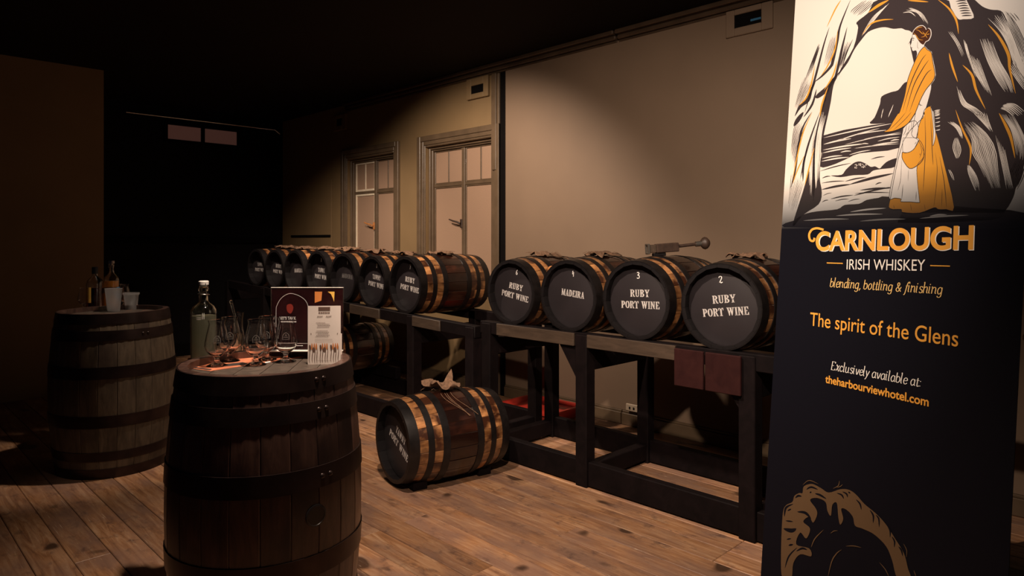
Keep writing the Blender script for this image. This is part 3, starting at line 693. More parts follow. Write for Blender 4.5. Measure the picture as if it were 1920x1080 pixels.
nosing_glass(on_top(480, 685), 'tulip glass at the front in the middle of the orange mat')
nosing_glass(on_top(500, 676), 'tulip glass standing behind the middle front glass')
nosing_glass(on_top(536, 679), 'tulip glass nearest the white menu card')
# swing-top bottle
p = on_top(382, 675); r = empty('swing_top_bottle', p, 0, 'tall frosted swing-top water bottle with a white stopper at the left of the front barrel', 'bottle')
lathe_obj('bottle_body', [(0, .001), (.038, .001), (.042, .006), (.043, .02), (.0435, .165), (.042, .180), (.034, .194), (.020, .204), (.0155, .212), (.0150, .245), (.0175, .249), (.0175, .256), (.0150, .259), (.0145, .268),
    (.011, .268), (.011, .215), (.016, .206), (.031, .192), (.039, .178), (.0405, .165), (.040, .012), (.030, .006), (0, .006)], M['bottle_frost'], r)
lathe_obj('water_fill', [(0, .007), (.038, .010), (.0398, .02), (.0400, .160), (0, .160)], M['hazy'], r)
lathe_obj('stopper', [(0, .262), (.010, .262), (.012, .269), (.0165, .270), (.0170, .281), (.014, .284), (0, .284)], M['white'], r)
mb = MB()
for s in (-1, 1):
    mb.tube([(0, s*.0175, .276), (0, s*.021, .262), (0, s*.0215, .246), (.004, s*.019, .236), (.010, s*.0145, .238)], .0012, 6)
mb.tube([(.019*math.cos(a*.3), .019*math.sin(a*.3), .236-.002*math.cos(a*.3)) for a in range(22)], .0012, 6)
mb.build('wire_bail', M['wire'], r)
az = face_cam(p); mb = MB()
def mpb(u, v): rr = .0438; a = az-.3-u/rr; return Vector((rr*math.cos(a), rr*math.sin(a), v))
for u in (-.014, -.009): stroke(mb, [(u, .150), (u, .172)], .0016, mpb)
for v in (.150, .156, .166): stroke(mb, [(-.004, v), (.012, v)], .0014, mpb)
mb.build('etched_mark', M['white'], r, None)
# carafe with glass pipette
p = on_top(447, 671); r = empty('water_carafe', p, 0, 'small conical glass carafe of water behind the glasses on the front barrel', 'carafe')
lathe_obj('carafe_body', [(0, .002), (.031, .002), (.034, .006), (.033, .02), (.020, .085), (.0155, .112), (.0155, .140), (.019, .165), (.0175, .165), (.014, .140), (.014, .112), (.0185, .085), (.0312, .02), (.031, .010), (0, .010)], M['glass'], r)
lathe_obj('water_fill', [(0, .0105), (.0308, .0105), (.0310, .02), (.0183, .085), (.0175, .090), (0, .090)], M['water'], r)
pv = p; side = W(-1, 0)*1.0
r2 = empty('glass_pipette', p+Vector((0, 0, .014)), 0, 'thin glass pipette leaning in the small carafe', 'pipette')
mb = MB().tube([(side.x*-.012, side.y*-.012, .004), (side.x*.0, side.y*.0, .07), (side.x*.012, side.y*.012, .135), (side.x*.026, side.y*.026, .188)], [.002, .0042, .0045, .0045], 10)
mb.build('pipette_tube', M['glass_green'], r2)
MB().lathe([(0, -.006), (.0062, -.004), (.0066, .004), (0, .008)], 12, T(side.x*.0265, side.y*.0265, .190)).build('pipette_tip', M['glass_green'], r2)
# tasting mat, paper strip
def flat(name, corners, th, mat, label, cat, h=TOP, group=None):
    pts = [on_top(*c, h) for c in corners]; c = sum(pts, Vector())/len(pts); c.z = h
    r = empty(name, c, 0, label, cat, group); n = len(pts)
    vs = [v-c for v in pts] + [v-c+Vector((0, 0, th)) for v in pts]
    fs = [tuple(range(n-1, -1, -1)), tuple(range(n, 2*n))] + [(i, (i+1) % n, n+(i+1) % n, n+i) for i in range(n)]
    MB().add(vs, fs).build('sheet', mat, r, smooth=None); return r, c
mr_, mc = flat('tasting_mat', ((350, 690), (394, 696), (566, 670), (590, 664), (556, 659), (430, 664), (352, 672)), .0012, M['mat_orange'], 'orange and black printed tasting mat under the glasses on the front barrel', 'mat', TOP+.0003)
def mat_map(u, v): return on_top(u, v, TOP)-mc+Vector((0, 0, .0021))
mb = MB()
for pts in ([(352, 690), (394, 695), (398, 693), (356, 688)], [(400, 690), (470, 684), (455, 680), (420, 684)], [(540, 673), (580, 665), (560, 664), (525, 670)], [(352, 674), (372, 672), (376, 676), (356, 680)], [(470, 668), (520, 664), (525, 667), (480, 671)]): mb.poly(pts, 0, mat_map)
mb.build('mat_print', M['ink'], mr_, None)
mb = MB()
for k in range(7): stroke(mb, [(545+k*4, 662.5), (540+k*4, 667)], 1.6, mat_map)
stroke(mb, [(505, 673), (530, 669)], 1.2, mat_map); stroke(mb, [(497, 681), (507, 679)], 1.5, mat_map)
mb.build('mat_lettering', M['stencil'], mr_, None)
# sign in an acrylic holder
cam_az = math.atan2(SX, CX)
def facing(name, p, yaw, label, cat): return empty(name, p, -cam_az + yaw, label, cat)
sb = on_top(576, 658.5, .9004); SW, SHT = .262, .230
r = facing('sign_holder', sb, D(0), 'clear acrylic sign holder with a dark red poster behind the glasses on the front barrel', 'sign')
MB().box((-SW/2, -.002, .0), (SW/2, .001, SHT), .0005).build('acrylic_front', M['acrylic'], r, smooth=None)
MB().box((-SW/2, .0035, .0), (SW/2, .006, SHT), .0005).build('acrylic_back', M['acrylic'], r, smooth=None)
MB().box((-SW/2, -.016, -.0), (SW/2, .006, .005), .001).build('foot', M['white_paper'], r)
MB().box((-SW/2, -.0022, SHT), (SW/2, .0062, SHT+.0018)).build('edge_highlight', M['white_paper'], r, smooth=None)  # white strip added to show light caught by the acrylic's top edge
po = MB().box((-SW/2+.002, .0012, .005), (SW/2-.002, .0032, SHT-.002)).build('poster', M['poster'], r, smooth=None)
def pm(u, v, y=-.0023): return Vector((u, y, v*1.02))
mb = MB(); stroke(mb, [(-.112, .02), (-.112, .14), (-.108, .165), (-.092, .190), (-.065, .205), (-.035, .200), (-.008, .183), (.004, .160), (.008, .13), (.008, .02)], .0012, pm)
stroke(mb, [(-.12, .028), (.12, .028)], .0010, pm); stroke(mb, [(-.04, .020), (-.015, .020)], .002, pm)
for k in range(9): stroke(mb, [(-.098+k*.0068, .105), (-.098+k*.0068+.0045, .105)], .0045, pm)
mb.build('poster_line', M['stencil'], po, None)
mb = MB(); mb.poly(smooth_path([(-.072, .165), (-.058, .168), (-.050, .158), (-.052, .144), (-.060, .134), (-.070, .140), (-.074, .152)], 5, True), 0, pm); mb.build('poster_blob', M['red_print'], po, None)
mb = MB().poly([(.028, .212), (.055, .212), (.052, .180), (.028, .172)], 0, pm); mb.build('poster_panel', M['orange_print'], po, None)
mb = MB().poly([(.075, .212), (.100, .212), (.098, .175), (.094, .188), (.087, .203)], 0, pm); mb.build('poster_panel', M['yellow_print'], po, None)
def font_mesh(s, bold=0.0, shear=0.0):
    cu = bpy.data.curves.new('t', 'FONT'); cu.body = s; cu.offset = bold; cu.shear = shear; cu.resolution_u = 10; cu.fill_mode = 'BOTH'
    o = bpy.data.objects.new('t', cu); C.objects.link(o); bpy.context.view_layer.update()
    me = bpy.data.meshes.new_from_object(o.evaluated_get(bpy.context.evaluated_depsgraph_get()))
    bpy.data.objects.remove(o); bpy.data.curves.remove(cu)
    vs = [v.co.copy() for v in me.vertices]; fs = [tuple(p.vertices) for p in me.polygons]; bpy.data.meshes.remove(me)
    x0 = min(v.x for v in vs); x1 = max(v.x for v in vs)
    return [((v.x-x0)/(x1-x0), v.y/(x1-x0)) for v in vs], fs      # width 1, baseline 0
vs, fs = font_mesh("LET'S TALK", .03)
MB().add([pm(-.100+u*.060, .113+v*.060*1.15) for u, v in vs], fs).build('poster_lettering', M['stencil'], po, None)
# white menu card leaning before it
cb = on_top(608, 683); r = facing('menu_card', cb, D(4), 'white printed menu card standing at the right of the front barrel top', 'card')
CW, CHT = .112, .202
cardo = MB().box((-CW/2, 0, 0), (CW/2, .0012, CHT)).box((-CW/2+.004, .045, 0), (CW/2-.004, .0462, .10)).box((-CW/2, .0012, .0), (-CW/2+.0012, .040, .002)).build('card_sheet', M['paper'], r, smooth=None)
def cmf(u, v): return Vector((u, -.0006, v))
mb = MB(); mb.poly(rect(-.020, .186, .020, .198), 0, cmf)
rr = random.Random(3)
for k in range(6): mb.poly(rect(-.019+k*.0065, .176, -.0145+k*.0065, .181), 0, cmf)
for x0 in (-.024, .006):
    for k in range(4): stroke(mb, [(x0+k*.0048, .163+rr.uniform(-.001, .001)), (x0+k*.0048+.0036, .168)], .0016, cmf); 
for i, (z, a, b) in enumerate(((.143, -.028, .004), (.138, -.024, .018), (.133, -.022, .020), (.128, -.025, .016), (.115, -.026, .012), (.110, -.029, .016), (.105, -.022, .013), (.100, -.027, .018), (.095, -.030, .014))):
    x = a
    while x < b:
        wd = rr.uniform(.002, .006); mb.poly(rect(x, z, min(b, x+wd), z+.0014), 0, cmf); x += wd+.0012
stroke(mb, [(-.032, .086), (.028, .086)], .0007, cmf); stroke(mb, [(-.032, .079), (.030, .079)], .0006, cmf)
for cx in (-.036, 0, .036):                 # three drip-and-brush clusters along the foot
    for k in range(4):
        x = cx-.013+k*.008+rr.uniform(-.001, .001); stroke(mb, [(x, rr.uniform(.060, .07)), (x+.001, .045), (x-.001, .02), (x+.0006, rr.uniform(.003, .01))], .0024, cmf, True)
    mb.poly(smooth_path([(cx-.004, .052), (cx, .060), (cx+.005, .052), (cx+.003, .044), (cx-.003, .044)], 4, True), 0, cmf)
    mb.poly(smooth_path([(cx-.016, .064), (cx-.011, .067), (cx-.009, .055), (cx-.013, .045)], 4, True), 0, cmf)
for sx in (-1, 1): stroke(mb, [(sx*.046, .108), (sx*.044, .104)], .002, cmf)
stroke(mb, [(-.022, .012), (.022, .012)], .0006, cmf); stroke(mb, [(-.022, .012), (-.022, .03)], .0005, cmf)
mb.build('card_print', M['card_ink'], cardo, None)['kind'] = 'stuff'
mb = MB()
for cx in (-.036, 0, .036):
    for dx in (-.006, .002, .009): mb.poly(smooth_path([(cx+dx-.003, .058), (cx+dx, .074), (cx+dx+.003, .060), (cx+dx, .050)], 4, True), 0, lambda u, v: Vector((u, -.0004, v)))
mb.build('card_print', M['orange_print'], cardo, None)['kind'] = 'stuff'
# left barrel: bottles, cups, glasses
def spirit_bottle(p, label, H, Rr, liq, lvl, cap, mat, lab=None):
    r = empty('spirit_bottle', p, 0, label, 'bottle', 'spirit bottles on the left barrel')
    sh = H*.60
    lathe_obj('bottle_glass', [(0, .002), (Rr*.92, .002), (Rr, .008), (Rr, sh), (Rr*.85, sh+.025), (Rr*.36, sh+.05), (.0135, sh+.065), (.0135, H-.03), (.0160, H-.028), (.0160, H-.012), (.0145, H-.010), (.0105, H-.010), (.0105, sh+.066), (Rr*.30, sh+.048), (Rr*.78, sh+.022), (Rr-.004, sh), (Rr-.004, .012), (0, .010)], M['glass'], r)
    lathe_obj('spirit_fill', [(0, .0105), (Rr-.0042, .0125), (Rr-.0042, min(lvl, sh)), (0, min(lvl, sh))], liq, r)
    if cap == 'black': lathe_obj('cap', [(0, H-.04), (.017, H-.04), (.0175, H), (.014, H+.003), (0, H+.003)], mat, r)
    else: lathe_obj('stopper', [(0, H-.02), (.010, H-.02), (.010, H-.008), (.018, H-.006), (.018, H+.010), (.015, H+.012), (0, H+.012)], mat, r)
    if lab is not None:
        az = face_cam(p); mb = MB()
        for (m_, a0, a1, z0, z1) in lab:
            vs, fs = [], []; n = 10
            for k in range(n+1):
                a = az-D(a0+(a1-a0)*k/n)*-1; vs += [(math.cos(a)*(Rr+.0008), math.sin(a)*(Rr+.0008), z0), (math.cos(a)*(Rr+.0008), math.sin(a)*(Rr+.0008), z1)]
            fs = [(2*k, 2*k+2, 2*k+3, 2*k+1) for k in range(n)]
            MB().add(vs, fs).build('label', m_, r, 60)
    return r
spirit_bottle(on_top(178, 580), 'clear spirit bottle with a black cap and amber label on the left barrel', .262, .048, M['dark_amber'], .135, 'black', M['black_plastic'], [(M['yellow_print'], -75, -25, .045, .14)])
spirit_bottle(on_top(209, 578), 'taller spirit bottle with a pale stopper and blue label behind the plastic cups', .290, .045, M['amber'], .175, 'pale', M['wire'], [(M['black_plastic'], -60, 40, .10, .135), (M['blue_label_and_reflection'], 40, 75, .07, .135)])
def cup(p, rt, rb, h, label, lip=.004, fill=None):
    r = empty('plastic_cup', p, 0, label, 'cup', 'frosted plastic cups on the left barrel')
    lathe_obj('cup_wall', [(0, .0), (rb, .0), (rt, h-lip*3), (rt+lip, h-lip*2), (rt+lip, h), (rt-.0015, h), (rt-.002, h-.006), (rb-.002, .004), (0, .004)], M['cup'], r, 32)
    return r
cup(on_top(213, 584), .047, .034, .140, 'taller frosted plastic cup before the blue-labelled bottle', .001)
cup(on_top(246, 580), .042, .033, .104, 'shorter frosted plastic cup with a wide rim, right of the taller cup', .005)
nosing_glass(on_top(157, 579), 'empty stemmed glass at the shadowed left edge of the left barrel', .95, 'stemmed glasses on the left barrel')
nosing_glass(on_top(233, 575), 'empty stemmed glass partly hidden behind the two plastic cups', 1.05, 'stemmed glasses on the left barrel')
flat('tasting_mat', ((158, 585), (262, 583.5), (290, 580), (250, 575.5), (176, 577)), .0012, M['mat_orange'], 'orange printed mat under the cups and bottles on the left barrel', 'mat', TOP-.0013)

# ------------------------------------------------------------------ pale cupboard behind the banner's right edge
r = empty('storage_cupboard', (3.40, .05, 0), -PI/2, 'pale storage cupboard against the wall past the right edge of the banner', 'cupboard')
MB().box((-.45, .02, 0), (.45, .53, .90), .006).build('carcass', M['black'], r)
for z0, z1, mt in ((.02, .20, 'white_paper'), (.21, .35, 'grey_box'), (.58, .68, 'grey_box'), (.72, .84, 'cream_box')):
    MB().box((-.44, 0, z0), (.44, .0195, z1), .003).build('drawer_front', M[mt], r)
MB().box((-.46, -.01, .90), (.46, .54, .925), .004).build('worktop', M['cream_box'], r)

# ------------------------------------------------------------------ roll-up banner
bq, bZ = .363, 2.49
P0 = W(bq*bZ, bZ, .02)
ex = W(.345, -.939).normalized(); ez = (W(.939, .345).normalized()*.075 + Vector((0, 0, 1))).normalized(); ey = ez.cross(ex).normalized()
BM = Matrix(((ex.x, ey.x, ez.x, P0.x), (ex.y, ey.y, ez.y, P0.y), (ex.z, ey.z, ez.z, P0.z), (0, 0, 0, 1)))
BMI = BM.inverted()
fwd = W(0, 1); rgt = W(1, 0)
def Bp(px, py, off=0.0):                    # point of the photograph -> local point on the banner sheet
    d = fwd + rgt*((px-960)/F) + Vector((0, 0, (HY-py)/F)); o = Vector((0, 0, CH))
    a = BMI @ o; b = BMI.to_3x3() @ d; t = -a.y/b.y; q = a + b*t
    return Vector((q.x, -off, q.z))
BW, BH = .86, 2.26
def Bc(px, py, off): p = Bp(px, py, off); p.x = min(BW, max(0, p.x)); p.z = min(BH, max(0, p.z)); return p
br = bpy.data.objects.new('roll_up_banner', None); C.objects.link(br); br.matrix_world = BM
setp(br, 'tall roll-up advertising banner with a sea cave picture and orange lettering at the right', 'banner')
zf1, zf0 = Bp(1700, 425).z, Bp(1700, 315).z
def print_mat(name, col, fade=True, rough=.42, spec=.35, low=(.0045, .0045, .0085), mid=(.30, .36, .42)):
    m, t, b, N, L = nt(name)
    b.inputs['Roughness'].default_value = rough; b.inputs['Specular IOR Level'].default_value = spec
    if not fade: b.inputs['Base Color'].default_value = (*col, 1); return m
    tc = N.new('ShaderNodeTexCoord'); sp = N.new('ShaderNodeSeparateXYZ'); L.new(tc.outputs['Object'], sp.inputs[0])
    mr = N.new('ShaderNodeMapRange'); mr.inputs['From Min'].default_value = zf1; mr.inputs['From Max'].default_value = zf0; L.new(sp.outputs['Z'], mr.inputs['Value'])
    rp = N.new('ShaderNodeValToRGB'); e = rp.color_ramp.elements; e[0].position = 0; e[0].color = (*low, 1); e[1].position = 1; e[1].color = (*col, 1)
    x = e.new(.5); x.color = tuple(.5*(c*.55)+.5*c2*.6 for c, c2 in zip(col, mid))+(1,)
    L.new(mr.outputs[0], rp.inputs[0]); L.new(rp.outputs[0], b.inputs['Base Color']); return m
PC = print_mat('print_cream', (.84, .77, .69)); PO = print_mat('print_orange', (.80, .36, .045), mid=(.10, .06, .03)); PK = print_mat('print_black', (.048, .036, .038), mid=(.03, .03, .03))
PW_ = print_mat('print_white', (.82, .76, .70)); PT = print_mat('print_text_orange', (.82, .38, .06), False); PTY = print_mat('print_text_yellow', (.78, .52, .20), False); PTW = print_mat('print_text_white', (.82, .78, .72), False)
POC = print_mat('print_ochre', (.125, .075, .038), False); PHB = print_mat('print_hair', (.07, .025, .015), False); PDK = print_mat('print_dark', (.0045, .0045, .0085), False, .6, spec=.12)
sh_ = MB(); sh_.box((0, 0, 0), (BW, .0015, BH)); sheet = sh_.build('banner_sheet', PC, br, smooth=None)
MB().box((-.02, .004, BH-.01), (BW+.02, .02, BH+.025), .003).build('top_rail', M['metal'], br)
MB().box((-.02, .004, -.018), (BW+.02, .12, .025), .004).build('base_cassette', M['metal'], br)
MB().tube([(BW/2, .03, .02), (BW/2, .012, BH)], .010, 10).build('support_pole', M['metal'], br)
lay = [0]
def art(name, mat, fn, stuff=False):
    lay[0] += 1; off = .00010*lay[0]; mb = MB(); fn(mb, lambda u, v: Bc(u, v, off)); o = mb.build(name, mat, sheet, None)
    if stuff: o['kind'] = 'stuff'
    return o
def c1(p): return [(1470+a*.2037, b*.2037) for a, b in p]
def c2(p): return [(1690+a*.2037, b*.2037) for a, b in p]
def c3_(p): return [(1470+a*.2037, 210+b*.2037) for a, b in p]
def c4(p): return [(1690+a*.2037, 210+b*.2037) for a, b in p]
def c5(p): return [(1630+a/6, 30+b/6) for a, b in p]
def c6_(p): return [(1630+a*.1852, 210+b*.1852) for a, b in p]
def c7(p): return [(1440+a*.1852, 880+b*.1852) for a, b in p]
def sp_(p, n=4): return smooth_path(p, n, True)
def hatch(mb, mp, A, B, n, wd, seed=0):
    rr = random.Random(seed); A, B = smooth_path(A, 5), smooth_path(B, 5)
    for k in range(n):
        t = (k+.5)/n
        m_ = 12; pts = []
        s0, s1 = rr.uniform(0, .14), rr.uniform(.86, 1)
        for i in range(m_):
            f = s0+(s1-s0)*i/(m_-1); a = A[min(len(A)-1, int(f*(len(A)-1)))]; b = B[min(len(B)-1, int(f*(len(B)-1)))]; pts.append(a.lerp(b, t))
        stroke(mb, pts, wd*rr.uniform(.7, 1.15), mp, True, 2)
def lens(mb, mp, L_, wd):
    for q in L_: stroke(mb, [(q[0], q[1]), ((q[0]+q[2])/2, (q[1]+q[3])/2-1.2), (q[2], q[3])], q[4] if len(q) > 4 else wd, mp, True, 6)
# lower field of the banner is plain black print
def f(mb, mp):
    a = [(1400, 424), (1960, 432), (1960, 1100), (1400, 1100)]
    z = Bp(1700, 424).z; o = mp(1700, 424).y
    mb.add([Vector((0, o, 0)), Vector((BW, o, 0)), Vector((BW, o, z)), Vector((0, o, z))], [(0, 1, 2, 3)])
art('print_lower_field', PDK, f)
ARCH = [(1652, -3), (1767, -3), (1783, 15), (1796, 35), (1806, 36), (1826, 33), (1818, 12), (1812, -3), (1824, -3), (1842, 12), (1858, 18), (1876, 20), (1885, 32), (1893, 62), (1899, 100), (1912, 135), (1925, 150), (1935, 200), (1930, 270), (1921, 305), (1915, 335), (1905, 352), (1900, 370), (1885, 395), (1860, 412), (1700, 418), (1690, 402), (1738, 300), (1730, 200), (1714, 120), (1706, 80), (1712, 66), (1706, 58), (1697, 56), (1690, 53), (1675, 54), (1660, 51), (1645, 53), (1628, 60), (1615, 75), (1602, 93), (1590, 117), (1577, 133), (1577, 128), (1600, 90), (1609, 52), (1606, 42), (1628, 24)]
LEG = [(1580, 128), (1590, 117), (1572, 142), (1563, 160), (1558, 190), (1554, 210), (1545, 251), (1540, 291), (1537, 332), (1541, 361), (1535, 383), (1507, 402), (1486, 424), (1505, 361), (1513, 332), (1519, 308), (1525, 271), (1534, 230), (1543, 200), (1551, 172), (1560, 150)]
ISL = [(1632, 232), (1640, 220), (1650, 195), (1653, 181), (1670, 173), (1684, 169), (1694, 157), (1702, 153), (1722, 150), (1700, 230), (1676, 230)]
SEA = c3_([(365, 215), (1005, 95), (1120, 150), (1060, 330), (700, 380), (560, 440), (440, 490), (335, 505), (350, 380)])
ROCK = c3_([(430, 585), (530, 578), (570, 530), (640, 470), (700, 455), (760, 480), (800, 505), (840, 500), (880, 520), (910, 490), (960, 450), (1050, 425), (1020, 505), (900, 525), (820, 540), (770, 575), (640, 582), (520, 600)])
WAT = c3_([(175, 945), (300, 915), (490, 895), (560, 855), (690, 845), (760, 810), (870, 790), (970, 780), (1500, 860), (2300, 930), (2300, 1060), (1129, 1062), (0, 1060), (90, 1000)])
def f(mb, mp):
    for pg in (ARCH, ISL, LEG): mb.poly(sp_(pg, 3), 0, mp)
    for pg in (SEA, ROCK, WAT): mb.poly(sp_(pg, 3), 0, mp)
    for pts, wd in ((c1([(612, 0), (520, 230), (490, 380), (450, 560), (430, 612), (350, 700), (265, 765)]), 5.5), (c1([(418, 250), (370, 400), (315, 610), (280, 740), (240, 870), (190, 1040)]), 4), (c1([(582, 250), (540, 420), (515, 540), (475, 700), (430, 790)]), 5),
                    (c1([(635, 360), (580, 480), (530, 640)]), 1.8), (c1([(480, 690), (400, 810), (320, 880), (290, 900)]), 9), (c1([(290, 750), (250, 830), (220, 920), (150, 980), (100, 1070)]), 7), (c1([(300, 820), (260, 960), (180, 1080)]), 4), (c1([(420, 800), (370, 920), (330, 1080)]), 6),
                    (c3_([(180, 0), (130, 70), (90, 130)]), 8), (c3_([(255, 0), (170, 150), (130, 330), (100, 560), (60, 700)]), 4), (c3_([(330, 0), (240, 250), (190, 430), (150, 620)]), 3.5), (c3_([(215, 330), (180, 480), (175, 640)]), 4), (c3_([(340, 60), (300, 300), (280, 600), (270, 820)]), 6)):
        stroke(mb, pts, wd, mp, True, 6)
    hatch(mb, mp, c1([(320, 400), (250, 580), (160, 820)]), c1([(335, 420), (290, 560), (250, 700)]), 7, 1.0, 1)
    hatch(mb, mp, c1([(180, 700), (130, 860), (95, 1000)]), c1([(260, 760), (210, 860), (120, 1040)]), 8, 1.1, 2)
    hatch(mb, mp, c1([(430, 350), (390, 480), (360, 640)]), c1([(480, 320), (460, 480), (420, 580)]), 7, .9, 3)
    hatch(mb, mp, c1([(730, 5), (620, 90), (610, 130)]), c1([(860, 0), (780, 80), (670, 165)]), 7, 1.3, 4)
    hatch(mb, mp, c1([(560, 390), (540, 500), (500, 650)]), c1([(620, 380), (570, 520), (520, 650)]), 6, 1, 5)
    hatch(mb, mp, c3_([(110, 60), (80, 200), (60, 420)]), c3_([(200, 120), (130, 330), (90, 560)]), 9, 1.0, 6)
    hatch(mb, mp, c3_([(60, 560), (50, 720), (30, 900)]), c3_([(190, 640), (150, 760), (90, 960)]), 10, .8, 7)
    lens(mb, mp, [[*a, *b, w_] for a, b, w_ in (
        (c3_([(345, 715)])[0], c3_([(620, 665)])[0], 4), (c3_([(600, 668)])[0], c3_([(1010, 565)])[0], 5), (c3_([(345, 655)])[0], c3_([(560, 635)])[0], 2), (c3_([(560, 640)])[0], c3_([(760, 600)])[0], 2.5),
        (c3_([(430, 800)])[0], c3_([(640, 765)])[0], 2.5), (c3_([(640, 770)])[0], c3_([(990, 690)])[0], 3), (c3_([(700, 720)])[0], c3_([(990, 700)])[0], 3.5), (c3_([(330, 545)])[0], c3_([(620, 470)])[0], 2), (c3_([(350, 610)])[0], c3_([(430, 590)])[0], 2),
        (c3_([(800, 435)])[0], c3_([(930, 410)])[0], 2), (c3_([(840, 670)])[0], c3_([(900, 650)])[0], 2), (c3_([(350, 830)])[0], c3_([(410, 810)])[0], 1.6), (c3_([(470, 820)])[0], c3_([(600, 800)])[0], 1.6), (c3_([(360, 770)])[0], c3_([(440, 745)])[0], 1.2), (c3_([(650, 750)])[0], c3_([(980, 742)])[0], 2), (c3_([(590, 825)])[0], c3_([(700, 800)])[0], 1.4))], 2)
    # right hand edge hatching over cream, and the notch at the top
    hatch(mb, mp, c2([(905, 100), (1010, 300), (1080, 480), (1129, 620)]), c2([(990, 110), (1090, 270), (1180, 480), (1200, 560)]), 7, 1.9, 8)
    hatch(mb, mp, c2([(940, 100), (1000, 170), (1045, 245)]), c2([(1050, 120), (1085, 160), (1105, 190)]), 3, 1.6, 9)
    for k in range(7): stroke(mb, c2([(500+k*9, 14+k*22), (560+k*6, 4+k*23), (600+k*9, 10+k*22)]), 2.4, mp, True, 4)
    hatch(mb, mp, c4([(1060, 420), (980, 600), (1000, 720)]), c4([(1180, 420), (1129, 600), (1060, 730)]), 9, 1.6, 10)
art('print_black_shapes', PK, f, True)
def f(mb, mp):                              # pale lines cut out of the dark rock
    for A, B, n, wd, s in ((c2([(570, 360), (600, 480), (690, 740)]), c2([(600, 390), (640, 540), (720, 750)]), 4, 1.5, 11), (c2([(600, 480), (660, 640), (790, 860)]), c2([(720, 550), (780, 720), (850, 915)]), 8, 1.6, 12),
        (c2([(720, 360), (790, 560), (880, 740), (965, 860)]), c2([(830, 350), (910, 560), (1000, 720), (1050, 880)]), 10, 2.1, 13), (c2([(790, 170), (900, 280), (980, 420), (1040, 600), (1150, 800)]), c2([(930, 110), (1010, 300), (1080, 480), (1190, 640)]), 9, 2.2, 14),
        (c2([(500, 780), (550, 950), (620, 1010), (720, 1085)]), c2([(540, 830), (600, 940), (700, 1000), (800, 1085)]), 6, 1.6, 15), (c2([(425, 290), (500, 400), (565, 545)]), c2([(470, 290), (540, 400), (590, 520)]), 3, 1.4, 16),
        (c2([(0, 130), (50, 110), (100, 130)]), c2([(60, 80), (180, 120), (262, 245)]), 2, 1.6, 17), (c2([(60, 75), (160, 130), (262, 245)]), c2([(90, 70), (190, 120), (255, 220)]), 4, 1.1, 18),
        (c2([(980, 620), (1060, 740), (1150, 860)]), c2([(1040, 560), (1129, 700), (1200, 800)]), 6, 2.0, 19), (c2([(900, 1000), (960, 1020), (1040, 1085)]), c2([(960, 950), (1060, 960), (1180, 1060)]), 7, 2.2, 20),
        (c4([(650, 0), (740, 90), (830, 190)]), c4([(790, 0), (810, 90), (850, 200)]), 7, 1.5, 21), (c4([(550, 100), (640, 250), (650, 380), (720, 500), (820, 740)]), c4([(660, 90), (780, 190), (870, 340), (900, 560), (930, 720)]), 14, 2.1, 22),
        (c4([(605, 490), (620, 580), (690, 745)]), c4([(630, 490), (700, 600), (735, 750)]), 7, 1.5, 23), (c4([(420, 90), (500, 150), (560, 260)]), c4([(480, 90), (545, 150), (570, 260)]), 5, 1.5, 24), (c4([(490, 240), (470, 330), (510, 440)]), c4([(520, 235), (555, 350), (520, 440)]), 6, 1.3, 25),
        (c4([(900, 0), (1000, 150), (1040, 300), (1060, 440)]), c4([(1020, 0), (1110, 170), (1170, 330), (1150, 480)]), 9, 2.2, 26), (c4([(860, 200), (930, 520), (970, 740)]), c4([(960, 360), (1000, 560), (1040, 730)]), 6, 1.5, 27), (c4([(430, 530), (450, 580), (485, 650)]), c4([(450, 530), (480, 580), (495, 655)]), 2, 1.4, 28),
        (c1([(560, 650), (510, 730), (480, 800)]), c1([(480, 690), (470, 760), (450, 800)]), 2, 1.6, 29), (c3_([(400, 0), (350, 200), (340, 420), (310, 720)]), c3_([(345, 0), (300, 250), (285, 500), (290, 740)]), 4, 3.0, 30), (c3_([(300, 100), (250, 360), (215, 800)]), c3_([(270, 250), (260, 500), (255, 820)]), 4, 2.6, 31),
        (c1([(880, 100), (790, 190), (680, 390)]), c1([(980, 20), (880, 130), (720, 330)]), 4, 1.3, 32)):
        hatch(mb, mp, A, B, n, wd, s)
    for k in range(11): stroke(mb, c4([(300+k*1.5, -190+k*36), (330+k*1.5, -195+k*36), (358, -202+k*36)]) if k > 4 else c4([(302, -10+k*12), (356, -22+k*12)]), 1.7, mp, True, 3)
    rr = random.Random(9)
    rows = [(365, 238, 1000, 105), (490, 265, 880, 150), (640, 215, 960, 165), (365, 298, 620, 245), (560, 300, 1080, 185), (740, 250, 1080, 200), (360, 350, 760, 290), (860, 270, 1065, 230), (980, 268, 1062, 255), (355, 378, 620, 330), (650, 335, 1060, 292), (520, 372, 620, 360), (780, 318, 1058, 275), (350, 430, 540, 400), (345, 455, 600, 415), (600, 395, 800, 350), (700, 300, 780, 292), (480, 262, 600, 250)]
    for a, b, c_, d in rows: q = c3_([(a, b), (c_, d)]); lens(mb, mp, [(*q[0], *q[1])], rr.uniform(1.6, 3.0))
    for k in range(38):
        a = rr.uniform(-.9, .9); q = c3_([(700+a*62+rr.uniform(-4, 4), 470+abs(a)*16+rr.uniform(0, 38))])[0]; mb.poly([(q[0]-.9, q[1]), (q[0], q[1]-.8), (q[0]+.9, q[1]), (q[0], q[1]+.8)], 0, mp)
    for p_ in ([(900, 1060), (915, 1000)], [(970, 1060), (1008, 960)], [(960, 1080), (985, 1010)], [(895, 1090), (905, 1030)]): stroke(mb, c1(p_), 1.3, mp, True)
